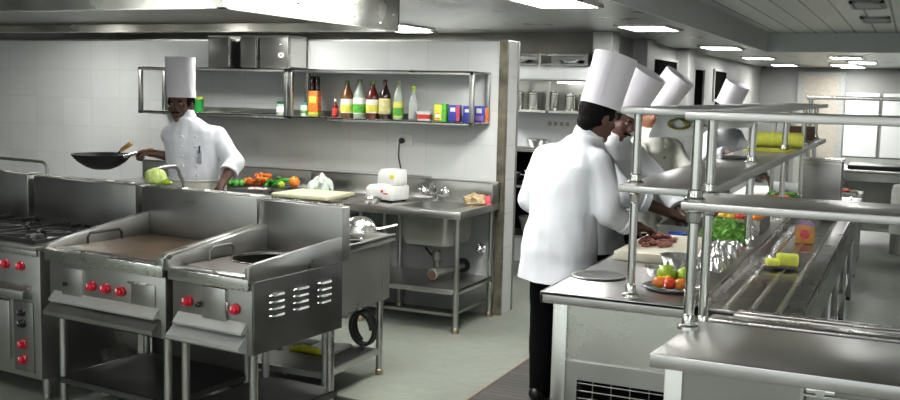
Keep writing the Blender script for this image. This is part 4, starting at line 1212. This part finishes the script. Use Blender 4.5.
# on the middle shelf
t = thing('yellow_roll', 'big yellow plastic roll lying on the middle shelf', 'roll', (-.80, 7.0, 1.309))
G().cyl((-.155, -.02, .055), (.15, .05, .055), .052, n=26).build('roll_body', YEL2, t)
G().cyl((.149, .0498, .055), (.153, .0507, .055), .03, n=18).build('roll_end', plain('olive_hollow', (.35, .36, .05), .6), t)
o = G().box(-.95, -.68, 6.55, 6.9, 1.3095, 1.316, .002).build('yellow_reflection', YEL); tag(o, 'yellow reflection laid flat on the middle shelf in front of the yellow roll', 'sheet')  # thin yellow slab paints the roll's reflection onto the shelf
plate('dark_plate', 'dark round plate on the middle shelf below the hand', (-.86, 5.62, 1.309), .085, STG)
t = thing('dark_carton', 'dark brown carton at the far end of the middle shelf', 'carton', (-.80, 8.6, 1.309))
G().box(-.09, .09, -.07, .07, 0, .11, .003).build('carton_body', plain('brown_card', (.08, .04, .025), .7), t)
G().box(-.09, .09, -.012, .012, .110, .112).build('tape', BREAD, t)

# ------------------------------------------------------------------ things on the tray slide
t = thing('bread_loaf', 'wrapped bread loaf with purple top print on the tray slide', 'bread', (-.505, 5.93, tz + .001), .1)
g = G(); g.prism([(-.05, 0), (.05, 0), (.053, .07), (.05, .095), (.03, .108), (-.03, .108), (-.05, .095), (-.053, .07)], -.07, .10, 'xz', bev=.008); g.build('loaf', BREAD, t)
g = G(); g.prism([(-.051, .085), (.051, .085), (.05, .097), (.03, .112), (-.03, .112), (-.05, .097)], -.068, .098, 'xz'); g.build('wrapper_top', PURPLE, t, 30)
G().lathe([(0, .002), (.026, .002), (.026, 0)], (0, -.071, .055), 22, (0, -1, 0)).build('round_label', PINK, t)
t = plate('dark_dish', 'dark dish under the yellow sponges on the tray slide', (-.515, 4.93, tz + .010), .085, STG)
t = thing('sponge', 'right-hand bright yellow sponge block on the dark dish', 'sponge', (-.49, 4.93, tz + .021), .15)
G().box(-.05, .05, -.035, .035, 0, .055, .008).build('foam', YEL2, t)
t = thing('sponge', 'left-hand lower yellow sponge block on the dark dish', 'sponge', (-.555, 4.90, tz + .021), .3)
G().box(-.03, .03, -.04, .03, 0, .032, .008).build('foam', YEL2, t)
t = thing('foil_scrap', 'crumpled foil scrap at the left of the yellow sponges', 'foil', (-.575, 4.975, tz + .021))
lump(.04, .035, .03, 6, .8, 22).build('foil_sheet', FOIL, t, 15)
t = thing('steel_cabinet', 'grey steel cabinet standing at the far end of the tray slide', 'cabinet', (-.61, 8.2, tz))
G().box(-.15, .15, 0, .3, .0, .325, .004).build('case', ST, t, 30)
G().box(-.158, .158, -.008, .31, .325, .342, .003).build('lid', STB, t, 30)
G().box(-.14, .14, -.004, .004, .012, .31, .002).build('door', STD, t)
for k, (x, y, lb) in enumerate(((-.47, 7.3, 'dark pan on the tray slide in front of the grey cabinet'), (-.40, 7.75, 'small dark pan right of the grey cabinet'))):
    bowl('pan', lb, 'pan', (x, y, tz + .009), .07, .045, DARK)

# ------------------------------------------------------------------ far counters and shelf
t = thing('far_counter', 'stainless counter across the far right end of the kitchen', 'counter', (0, 0, 0))
fx0, fx1, fy0, fy1 = -.72, 2.2, 12.0, 12.7
g = G(); g.box(fx0, fx1, fy0, fy1, .83, .87, .004); g.build('worktop', STB, t, 30)
g = G(); g.box(fx0, fx1, fy0 + .02, fy0 + .04, .74, .83); g.build('fascia', ST, t, 0)
g = G(); g.box(fx0 + .05, fx1, fy0 + .1, fy1, .18, .21); g.build('under_shelf', STB, t, 0)
G().box(fx0, fx1, fy1 - .02, fy1, .21, .83).build('back_panel', STG, t, 0)
legs(t, (fx0 + .05, 1.2, fx1 - .05), (fy0 + .08, fy1 - .08), 0, .83, .025)
o = G().box(-.62, 2.0, 12.05, 12.6, .871, .915, .006).build('black_hotplate', DARK); tag(o, 'long black hotplate lying on the far counter', 'hotplate')
t = thing('water_drum', 'white cylindrical drum under the far counter at the right edge', 'drum', (-.03, 11.75, 0))
G().lathe([(0, .22), (.11, .22), (.115, .25), (.115, .68), (.10, .74), (.04, .76), (0, .76)], n=28).build('drum_body', WHITEP, t)
G().lathe([(.09, 0), (.10, 0), (.10, .22), (.09, .22)], n=24).build('stand', STD, t)
t = thing('tray_rack', 'grey sheet steel bin on the floor before the far counter', 'bin', (-.52, 11.0, 0))
g = G(); g.prism([(-.10, .45), (.12, .45), (.12, .70), (-.07, .70)], -.1, .2, 'xz'); g.build('bin_body', ST, t, 0)
legs(t, (-.06, .1), (-.06, .15), 0, .45, .015)
tray('relish_tray', 'far tray with red relish on the shelf right of the grey cabinet', (-.52, 9.6, .80), .26, .3, .03, STB)
g = G()
for k in range(14): g.ell((R.uniform(-.05, .05), R.uniform(-.1, .1), R.random() * .02), (.018, .018, .014), 8, 6)
tag(g.build('red_relish', TOMR, loc=(-.52, 9.6, .822)), 'bits of red relish in the far tray', 'relish', None, 'stuff')
t = thing('end_counter', 'low steel counter behind the grey cabinet holding the relish tray', 'counter', (0, 0, 0))
G().box(-.80, -.36, 9.2, 10.0, .77, .80, .003).build('worktop', STT, t, 30)
legs(t, (-.77, -.40), (9.25, 9.95), 0, .77)
t = thing('far_overshelf', 'high stainless shelf on posts above the far counter', 'shelf', (0, 0, 0))
G().box(-.99, 2.2, 10.9, 11.25, 1.635, 1.675, .004).build('board', STB, t, 30)
for x in (-.96, 2.0):
    post(t, x, 11.05, 0, 1.635, (), .02)

# ------------------------------------------------------------------ rear hatch wall fittings
t = thing('canister_shelf', 'lit steel wall shelf holding steel canisters on the rear wall', 'shelf', (0, 8.85, 0))
x0, x1 = -3.62, -2.68
g = G(); g.box(x0, x1, 0, .25, 1.455, 1.478, .002); g.build('bottom_board', STB, t, 0)
G().box(x0, x1, 0, .25, 1.745, 1.755).build('top_board', STG, t, 0)
G().box(x0, x1, .235, .249, 1.478, 1.745).build('back_panel', ST, t, 0)
for x in (-3.42, -3.09, -2.70): G().box(x, x + .03, .0, .03, 1.455, 1.755).build('post', ST, t, 0)
G().box(x0, x1, -.01, .02, 1.76, 1.885, .004).build('white_fascia', WHITEW, t)
G().box(-3.0, -2.7, .05, .12, 1.728, 1.744).build('tube_lamp', emit('shelf_lamp', (1, 1, .95), 5), t)
for k, x in enumerate((-3.40, -3.245, -3.05, -2.88, -2.755)):
    c = thing('canister', 'plain steel canister on the lit rear shelf' if k != 2 else 'steel canister with a red tag on the lit rear shelf', 'canister', (x, 8.95, 1.4785), 0, 'steel canisters on the rear shelf')
    h = .16 if k != 3 else .15
    G().lathe([(0, 0), (.052, 0), (.054, .006), (.054, h - .02), (.05, h - .015), (0, h - .015)], n=22).build('can_body', PIPE, c)
    G().lathe([(0, h - .014), (.056, h - .014), (.056, h), (.04, h + .008), (.012, h + .01), (.012, h + .02), (0, h + .022)], n=22).build('lid', STB, c)
    if k == 2: G().ell((-.035, -.045, h * .65), (.014, .008, .018), 10, 8).build('red_tag', RED, c)
names5 = ('steel canister on the lit rear shelf nearest the partition end', 'second steel canister from the partition end on the rear shelf', None, 'steel canister right of the red-tagged one on the rear shelf', 'steel canister beside the chef hat, rightmost on the rear shelf')
for c, nm in zip([o for o in bpy.data.objects if o.get('category') == 'canister'], names5):
    if nm: c['label'] = nm
t = thing('pot_rack', 'steel overhead rack on the rear wall above the white fascia', 'rack', (0, 8.8, 0))
for z in (1.985, 1.90):
    G().tube([(-3.62, 0, z), (-2.68, 0, z)], .010, 8).build('rail', STB, t)
for x in (-3.6, -3.14, -2.7): G().box(x - .012, x + .012, -.01, .28, 1.885, 2.0).build('bracket', STD, t, 0)
for x, lb in ((-3.38, 'left flat steel lid lying in the overhead rack'), (-2.86, 'right flat steel lid lying in the overhead rack')):
    plate('rack_lid', lb, (x, 8.93, 1.911), .14, CHROME, 'lid', .03)
t = thing('switch_plate', 'row of wall switches on the rear wall below the canisters', 'switches', (-3.03, 9.097, 1.35))
G().box(-.14, .14, -.01, 0, -.035, .035, .003).build('plate', WHITEP, t)
for k in range(4): G().box(-.11 + k * .058, -.075 + k * .058, -.015, -.008, -.018, .018, .002).build('rocker', GREYP, t)
t = thing('storage_rack', 'steel rack of pots seen between the partition end and front chef', 'rack', (0, 8.3, 0))
for z in (.35, .80, 1.12): G().box(-3.75, -2.75, 0, .45, z, z + .02).build('board', STD, t, 0)
for x in (-3.73, -2.77):
    for y in (.02, .43): G().cyl((x, y, 0), (x, y, 1.16), .015).build('post', PIPE, t)
G().box(-3.72, -2.78, .44, .45, .3, 1.1).build('dark_back_sheet', VOID, t, 0)
for x, y, z, rr, h, lb in ((-3.02, 8.45, .82, .10, .13, 'steel cooking pot on the upper part of the storage rack'), (-3.25, 8.45, .82, .09, .10, 'second steel pot left of the larger rack pot'), (-3.05, 8.45, .37, .11, .16, 'dark steel pot low on the storage rack'), (-3.02, 8.45, 1.14, .09, .09, 'shiny steel pot on top of the storage rack')):
    p = bowl('cooking_pot', lb, 'pot', (x, y, z), rr, h, CHROME if z > .5 else STG)
    G().tube([(rr, 0, h * .8), (rr + .03, 0, h * .82), (rr + .03, .04, h * .8), (rr, .04, h * .8)], .005, 6).build('handle', STB, p)

# ------------------------------------------------------------------ people
def remesh(g, name, mat, voxel, smooth=2, wrinkle=0.0, freq=7.0, cut_z=None, seed=0, parent=None, cuts=()):
    me = g.mesh(name + '_tmp')
    o = bpy.data.objects.new(name, me); COL.objects.link(o)
    m = o.modifiers.new('r', 'REMESH'); m.mode = 'VOXEL'; m.voxel_size = voxel
    m2 = o.modifiers.new('s', 'SMOOTH'); m2.iterations = smooth; m2.factor = 0.5
    dg = bpy.context.evaluated_depsgraph_get(); dg.update()
    nm = bpy.data.meshes.new_from_object(o.evaluated_get(dg))
    o.modifiers.clear(); o.data = nm; nm.name = name
    bm = bmesh.new(); bm.from_mesh(nm)
    if wrinkle:
        bm.normal_update()
        for v in bm.verts:
            p = v.co
            q = V((p.x * freq, p.y * freq, p.z * freq * .55)) + V((seed * 3.1, seed, 0))
            w = noise.noise(q) + .5 * noise.noise(V((p.x * freq * 2.2 + seed, p.y * freq * 2.2, p.z * freq * 1.2 + p.x * 6)))
            v.co = p + v.normal * (w * wrinkle)
    for co_, no_ in cuts:
        bmesh.ops.bisect_plane(bm, geom=bm.verts[:] + bm.edges[:] + bm.faces[:], plane_co=co_, plane_no=no_, clear_outer=True)
    bm.to_mesh(nm); bm.free()
    nm.materials.clear(); nm.materials.append(mat)
    for p in nm.polygons: p.use_smooth = True
    if parent is not None: o.parent = parent
    return o

def hand(g, wrist, d, pn, thumb, curl=.5, splay=.0):
    wrist, d, pn = V(wrist), V(d).normalized(), V(pn)
    pn = (pn - d * pn.dot(d)).normalized()
    lat = d.cross(pn).normalized()
    if lat.dot(V(thumb)) < 0: lat = -lat          # lat points towards the thumb side
    Mx = Matrix((lat, d, pn)).transposed().to_4x4()
    g.ell(wrist + d * .048, (.041, .055, .017), 16, 10, Mx)
    g.limb([wrist, wrist + d * .03], [.027, .028])
    for i, (off, ln) in enumerate(((.030, .92), (.010, 1.0), (-.011, .95), (-.031, .76))):
        p = wrist + d * (.088 - (.006 if i == 3 else 0)) + lat * off
        dd = (d + lat * off * splay * 8).normalized(); a = 0
        pts = [p]
        for sg in (.040, .027, .022):
            a += curl
            q = dd * math.cos(a) + pn * math.sin(a)
            pts.append(pts[-1] + q * sg * ln)
        g.limb(pts, [.0098, .0092, .0085, .0072], 10)
    b = wrist + d * .025 + lat * .030
    t1 = (lat * .9 + d * .7 + pn * .25).normalized(); t2 = (lat * .3 + d * .85 + pn * (.3 + curl * .4)).normalized()
    g.limb([b, b + t1 * .036, b + t1 * .036 + t2 * .03, b + t1 * .036 + t2 * .054], [.014, .0118, .0105, .0085], 10)

def person(label, H, W, C, S, N, right, head, axis, fwd, arms, legs_, skin, coat, hem, sleeve=(.9, .9), hat_h=.27, hat_r=.099, seed=1,
           apron=None, buttons=False, moustache=False, hat_sx=1.0, pen=False, girth=1.0):
    H, W, C, S, N, head = map(V, (H, W, C, S, N, head))
    right = V(right).normalized(); front = V((0, 0, 1)).cross(right).normalized()
    up = V(axis).normalized(); fwd = V(fwd); fwd = (fwd - up * fwd.dot(up)).normalized(); lat = fwd.cross(up).normalized()
    def torso(g, k, dk, lowest=None):
        a = lambda w: right * (w + k) * girth
        b = lambda w: front * (w + dk) * girth
        rings = []
        if lowest is not None:
            rings.append((lowest, a(.19), b(.125)))
        rings += [(H - V((0, 0, .06)), a(.165), b(.115)), (H, a(.17), b(.115)), (W, a(.15), b(.105)), (C, a(.165), b(.118)), (C.lerp(S, .6), a(.175), b(.112)),
                  (S, a(.150), b(.085)), (S.lerp(N, .55), a(.085), b(.066)), (N, a(.058), b(.056))]
        g.loft(rings)
    # --- body: one continuous surface
    g = G()
    torso(g, -.012, -.010)
    g.limb([N - V((0, 0, .03)), N.lerp(head, .55)], [.056, .052])
    Mh = Matrix((lat, fwd, up)).transposed().to_4x4()
    hc = head
    g.ell(hc + up * .025 - fwd * .012, (.073, .092, .088), 24, 16, Mh)
    g.ell(hc + fwd * .022 - up * .045, (.060, .068, .078), 20, 14, Mh)
    g.ell(hc + fwd * .066 - up * .103, (.026, .022, .02), 12, 8, Mh)
    g.ell(hc + fwd * .082 + up * .020, (.048, .014, .012), 14, 8, Mh)
    g.ell(hc + fwd * .094 - up * .030, (.016, .020, .015), 12, 8, Mh)
    g.ell(hc + fwd * .086 - up * .008, (.009, .016, .03), 12, 8, Mh)
    g.ell(hc + fwd * .084 - up * .070, (.026, .012, .011), 12, 8, Mh)
    for s in (-1, 1):
        g.ell(hc + lat * .074 * s - up * .012 - fwd * .008, (.010, .022, .032), 12, 8, Mh)
        g.ell(hc + lat * .038 * s + fwd * .060 - up * .028, (.024, .022, .024), 12, 8, Mh)
    for (sh, el, wr, hd, pn, th, curl) in arms:
        sh, el, wr = V(sh), V(el), V(wr)
        g.limb([sh, sh.lerp(el, .5), el, el.lerp(wr, .35), wr], [.054, .048, .040, .039, .027])
        hand(g, wr, hd, pn, th, curl)
    for (hp, kn, an, td) in legs_:
        g.limb([V(hp), V(hp).lerp(V(kn), .5), V(kn), V(kn).lerp(V(an), .35), V(an)], [.085, .07, .054, .052, .036])
        g.limb([V(an) - V((0, 0, .03)), V(an) + V(td) * .12 - V((0, 0, .045))], [.036, .03])
    body = remesh(g, 'person', skin, .0075, 2)
    tag(body, label, 'person')
    # --- head details
    for s in (-1, 1):
        e = G().ell(hc + lat * .031 * s + fwd * .0765 + up * .002, (.013, .010, .008), 12, 8, Mh).build('eye', EYEW, body)
        G().ell(hc + lat * .031 * s + fwd * .0845 + up * .002, (.0055, .004, .0055), 10, 6, Mh).build('pupil', BLACK, e)
    g = G()
    g.ell(hc + up * .02 - fwd * .030, (.083, .088, .090), 24, 16, Mh)
    g.ell(hc - up * .045 - fwd * .062, (.062, .045, .05), 18, 12, Mh)
    for s in (-1, 1): g.ell(hc + lat * .070 * s + fwd * .020 + up * .018, (.010, .025, .035), 10, 8, Mh)
    remesh(g, 'hair', HAIR, .008, 1, .003, 60, parent=body)
    g = G()
    for s in (-1, 1): g.ell(hc + lat * .031 * s + fwd * .089 + up * .021, (.018, .006, .0045), 10, 6, Mh)
    g.build('eyebrows', HAIR, body)
    if moustache:
        g = G()
        for s in (-1, 1): g.ell(hc + lat * .014 * s + fwd * .095 - up * .054, (.018, .008, .007), 10, 6, Mh)
        g.build('moustache', HAIR, body)
    # --- paper hat
    ho = hc + up * .045 - fwd * .012
    R_ = hat_r
    hat = G().lathe([(R_ - .004, .004), (R_, 0), (R_ + .0, .05), (R_ + .002, .052), (R_ * 1.06, hat_h * .6), (R_ * 1.09, hat_h), (R_ * 1.07, hat_h), (R_ * 1.02, hat_h - .04), (R_ * .5, hat_h - .06), (0, hat_h - .055)], ho, 40, up, sx=hat_sx)
    hat = hat.build('toque', PAPER, body, 40)
    G().lathe([(R_ + .0005, .001), (R_ + .004, .0), (R_ + .004, .052), (R_ + .0015, .053)], ho, 40, up).build('hat_band', PAPER, hat, 60)
    hx, hy = frame_for(up)
    sd = (-fwd * .6 - lat * .8).normalized(); sd = (right * .5 - front * .85); sd = (sd - up * sd.dot(up)).normalized()
    tg = up.cross(sd).normalized()
    g = G()
    p0 = ho + sd * (R_ + .0045); p1 = ho + sd * (R_ * 1.095 + .002) + up * (hat_h - .004)
    g.quad(p0 - tg * .012, p0 + tg * .012, p1 + tg * .012, p1 - tg * .012)
    g.build('hat_seam', PAPER, hat)
    # --- coat
    g = G()
    torso(g, .022, .020, V((H.x, H.y, hem - .03)))
    g.limb([N - V((0, 0, .05)), N + (head - N).normalized() * .008], [.070, .064])
    for (sh, el, wr, hd, pn, th, curl), fr in zip(arms, sleeve):
        sh, el, wr = V(sh), V(el), V(wr)
        end = el.lerp(wr, fr)
        q = [sh, sh.lerp(el, .5), el]
        g.limb([C.lerp(S, .8).lerp(sh, .75)] + q + [end], [.074, .070, .068, .066, .060])
    cuts = [(V((0, 0, hem)), V((0, 0, -1)))]
    c = remesh(g, 'chef_coat', coat, .011, 2, .0125, 8.0, seed=seed, parent=body, cuts=cuts)
    for (sh, el, wr, hd, pn, th, curl), fr in zip(arms, sleeve):
        el, wr = V(el), V(wr); d = (wr - el).normalized(); e = el.lerp(wr, fr)
        G().lathe([(.0, .035), (.058, .035), (.062, .04), (.062, .075), (.055, .078), (.05, .07), (0, .06)], e - d * .02, 24, d).build('cuff', coat, c)
    # collar
    g = G()
    nd = (head - N).normalized()
    g.lathe([(.066, -.01), (.062, .034), (.057, .034), (.058, -.012)], N, 28, nd)
    g.build('collar', coat, c)
    if buttons:
        for k in range(5):
            for s in ((-1, 1) if buttons == 2 else (0,)):
                p = S.lerp(W, .12 + k * .2) + front * (.137 if k > 0 else .12) * girth + right * .045 * s
                G().ell(p, .009, 10, 8).build('button', WHITEP if buttons == 2 else PVC, c)
    if pen:
        p = S.lerp(W, .45) + front * .150 - right * .07
        G().box(p.x - .045, p.x + .045, p.y - .004, p.y + .004, p.z - .07, p.z + .02, .002, Matrix.Rotation(math.atan2(right.y, right.x), 4, 'Z').inverted()).build('pocket', coat, c)
        G().cyl(p + V((.01, -.012, .0)), p + V((.012, -.012, .05)), .006, n=8).build('pen', BLACK, c)
    # --- trousers
    g = G()
    a = lambda w: right * w
    g.loft([(H - V((0, 0, .10)), right * .16, front * .12), (H, right * .178, front * .125), (H + V((0, 0, .12)), right * .165, front * .118)])
    for (hp, kn, an, td) in legs_:
        g.limb([V(hp), V(hp).lerp(V(kn), .5), V(kn), V(kn).lerp(V(an), .5), V(an) + V((0, 0, .0))], [.098, .086, .074, .070, .066])
    remesh(g, 'trousers', TROUS, .012, 3, .006, 9.0, seed=seed + 3, parent=body)
    for (hp, kn, an, td) in legs_:
        an, td = V(an), V(td).normalized()
        g = G(); g.limb([an + V((0, 0, -.03)) - td * .04, an + td * .06 + V((0, 0, -.042)), an + td * .15 + V((0, 0, -.047))], [.042, .040, .030])
        remesh(g, 'shoe', SHOE, .008, 2, parent=body, cuts=[(V((0, 0, .002)), V((0, 0, -1)))])
    if apron:
        z1, z0 = apron
        g = G(); n = 18
        prev = None
        for z in [z1 - (z1 - z0) * i / 8 for i in range(9)]:
            k = (z1 - z) / (z1 - z0)
            cur = []
            for i in range(n + 1):
                t = PI * (-.12 + 1.24 * i / n)
                cur.append(g.bm.verts.new(V((H.x, H.y, z)) + right * math.cos(t) * (.205 + .02 * k) + front * math.sin(t) * (.165 + .02 * k + .008 * math.sin(9 * t) * k)))
            if prev:
                for i in range(n): g.bm.faces.new((prev[i], prev[i + 1], cur[i + 1], cur[i]))
            prev = cur
        ap = g.build('apron', APRON, body, 60)
        pts = []
        for i in range(40):
            t = 2 * PI * i / 40
            pts.append(V((H.x, H.y, z1)) + right * math.cos(t) * .208 + front * math.sin(t) * .168)
        G().tube(pts, .008, 6, True).build('waist_tie', APRON, ap)
    return body

# front chef, back to the camera
person('chef in white coat with his back to us, standing at the near island corner',
       (-1.585, 4.82, .86), (-1.575, 4.83, 1.02), (-1.555, 4.85, 1.20), (-1.53, 4.86, 1.35), (-1.485, 4.88, 1.435), (.89, -.45, 0),
       (-1.425, 4.90, 1.535), (.225, .16, .95), (.62, .78, -.25),
       [((-1.375, 4.77, 1.31), (-1.315, 4.74, 1.065), (-1.215, 4.86, 1.0), (.75, .6, -.25), (.1, -.1, -1), (-.6, .6, 0), .55),
        ((-1.71, 4.935, 1.31), (-1.795, 4.95, 1.08), (-1.66, 5.10, .985), (.7, .6, -.2), (.5, -.5, -.6), (.3, .3, 1), .5)],
       [((-1.50, 4.80, .84), (-1.515, 4.83, .46), (-1.54, 4.86, .08), (.5, .86, 0)), ((-1.66, 4.87, .84), (-1.69, 4.93, .46), (-1.71, 4.97, .08), (.3, .95, 0))],
       SKIN, COAT, .70, (.45, .8), .265, .101, 1, girth=1.12)
# second chef, reaching over the board
person('second chef bending over the board, dark moustached face in profile, reaching to the right',
       (-1.64, 5.72, .86), (-1.63, 5.71, 1.02), (-1.60, 5.68, 1.19), (-1.57, 5.65, 1.335), (-1.535, 5.63, 1.42), (-.5, -.85, 0),
       (-1.495, 5.615, 1.512), (.52, -.06, .85), (.80, -.50, -.45),
       [((-1.62, 5.49, 1.30), (-1.42, 5.47, 1.09), (-1.19, 5.57, .99), (.9, .2, -.28), (.1, 0, -1), (0, 1, .2), .35),
        ((-1.47, 5.80, 1.30), (-1.27, 5.86, 1.09), (-1.14, 5.70, .965), (.55, -.7, -.3), (.0, 0, -1), (-.6, -.5, .2), .6)],
       [((-1.66, 5.64, .84), (-1.65, 5.62, .46), (-1.66, 5.60, .08), (.85, -.5, 0)), ((-1.58, 5.80, .84), (-1.57, 5.80, .46), (-1.58, 5.80, .08), (.85, -.5, 0))],
       SKIN, COAT, .72, (.30, .5), .25, .099, 5, moustache=True)
# third chef
person('third chef behind the shelf post in an off-white coat, hat leaning far over',
       (-1.66, 6.74, .86), (-1.64, 6.73, 1.02), (-1.60, 6.70, 1.18), (-1.57, 6.66, 1.335), (-1.575, 6.64, 1.42), (-.45, -.89, 0),
       (-1.556, 6.62, 1.53), (.60, -.04, .80), (.75, -.45, -.55),
       [((-1.63, 6.50, 1.29), (-1.50, 6.38, 1.08), (-1.30, 6.45, 1.0), (.9, .3, -.3), (0, 0, -1), (0, 1, .2), .5),
        ((-1.46, 6.80, 1.29), (-1.30, 6.74, 1.09), (-1.18, 6.58, .98), (.7, -.6, -.3), (0, 0, -1), (-.5, -.5, .2), .5)],
       [((-1.70, 6.66, .84), (-1.69, 6.64, .46), (-1.70, 6.62, .08), (.89, -.45, 0)), ((-1.62, 6.82, .84), (-1.61, 6.82, .46), (-1.62, 6.82, .08), (.89, -.45, 0))],
       SKIN2, COAT2, .72, (.85, .85), .25, .099, 8, buttons=1)
# fourth chef, farthest along the island
person('farthest chef along the island, mostly hidden by the shelves, hat leaning slightly',
       (-1.53, 8.70, .86), (-1.52, 8.69, 1.02), (-1.49, 8.67, 1.19), (-1.45, 8.65, 1.34), (-1.43, 8.63, 1.42), (-.45, -.89, 0),
       (-1.415, 8.61, 1.525), (.40, -.1, .90), (.85, -.45, -.35),
       [((-1.53, 8.48, 1.31), (-1.50, 8.28, 1.13), (-1.33, 8.20, 1.19), (.8, -.3, .15), (0, 0, -1), (0, .8, .4), .6),
        ((-1.36, 8.81, 1.31), (-1.23, 8.80, 1.10), (-1.12, 8.68, 1.0), (.8, -.5, -.2), (0, 0, -1), (-.5, -.5, .2), .5)],
       [((-1.57, 8.62, .84), (-1.56, 8.60, .46), (-1.57, 8.58, .08), (.89, -.45, 0)), ((-1.49, 8.78, .84), (-1.48, 8.78, .46), (-1.49, 8.78, .08), (.89, -.45, 0))],
       SKIN, COAT, .72, (.7, .85), .20, .097, 11)
# the cook with the wok, facing us
person('cook with moustache facing us at left, holding a black wok out by its handle',
       (-4.42, 5.49, .85), (-4.42, 5.48, 1.01), (-4.42, 5.465, 1.19), (-4.42, 5.455, 1.335), (-4.46, 5.445, 1.415), (-.89, -.45, 0),
       (-4.495, 5.43, 1.508), (-.02, -.02, 1), (.28, -.95, -.08),
       [((-4.56, 5.40, 1.295), (-4.50, 5.50, 1.12), (-4.61, 5.29, 1.175), (-.80, -.30, .10), (.1, .1, -1), (-.3, -.8, .35), 1.05),
        ((-4.275, 5.54, 1.295), (-4.105, 5.50, 1.13), (-4.075, 5.31, .985), (-.1, -.45, -.85), (.2, .8, -.2), (-.8, .1, 0), .35)],
       [((-4.51, 5.45, .84), (-4.50, 5.43, .46), (-4.51, 5.46, .08), (.3, -.95, 0)), ((-4.34, 5.53, .84), (-4.33, 5.51, .46), (-4.33, 5.54, .08), (.5, -.85, 0))],
       SKIN, COAT, .76, (.05, .22), .27, .092, 15, apron=(1.0, .45), moustache=True, pen=True, buttons=2)

# the wok in his hand and the spatula in it
t = thing('wok', 'big black wok held out by the cook at the left', 'wok', (-5.03, 5.25, 1.045))
G().lathe([(0, 0), (.06, .004), (.11, .024), (.16, .058), (.190, .090), (.203, .108), (.197, .108), (.184, .09), (.155, .062), (.105, .03), (.06, .011), (0, .008)], n=44).build('wok_shell', DARK, t)
G().tube([(.196, .0, .100), (.26, .008, .116), (.315, .018, .132)], .011, 10).build('handle', STB, t)
G().lathe([(0, 0), (.013, 0), (.017, .02), (.017, .10), (.013, .115), (0, .116)], (.305, .016, .130), 14, (1, .18, .22)).build('wooden_grip', WOOD, t)
t = thing('spatula', 'wooden-handled steel spatula resting in the black wok', 'spatula', (-4.965, 5.25, 1.115))
G().box(-.06, .02, -.03, .03, -.006, -.003, .001, Matrix.Rotation(-.3, 4, 'Y')).build('blade', STB, t, 0)
G().tube([(0, 0, .0), (.06, .0, .04), (.11, .0, .072)], .006, 8).build('shank', STB, t)
G().lathe([(0, 0), (.011, 0), (.016, .03), (.017, .09), (.012, .108), (0, .11)], (.105, 0, .069), 14, (.86, 0, .5)).build('wooden_grip', WOOD, t)
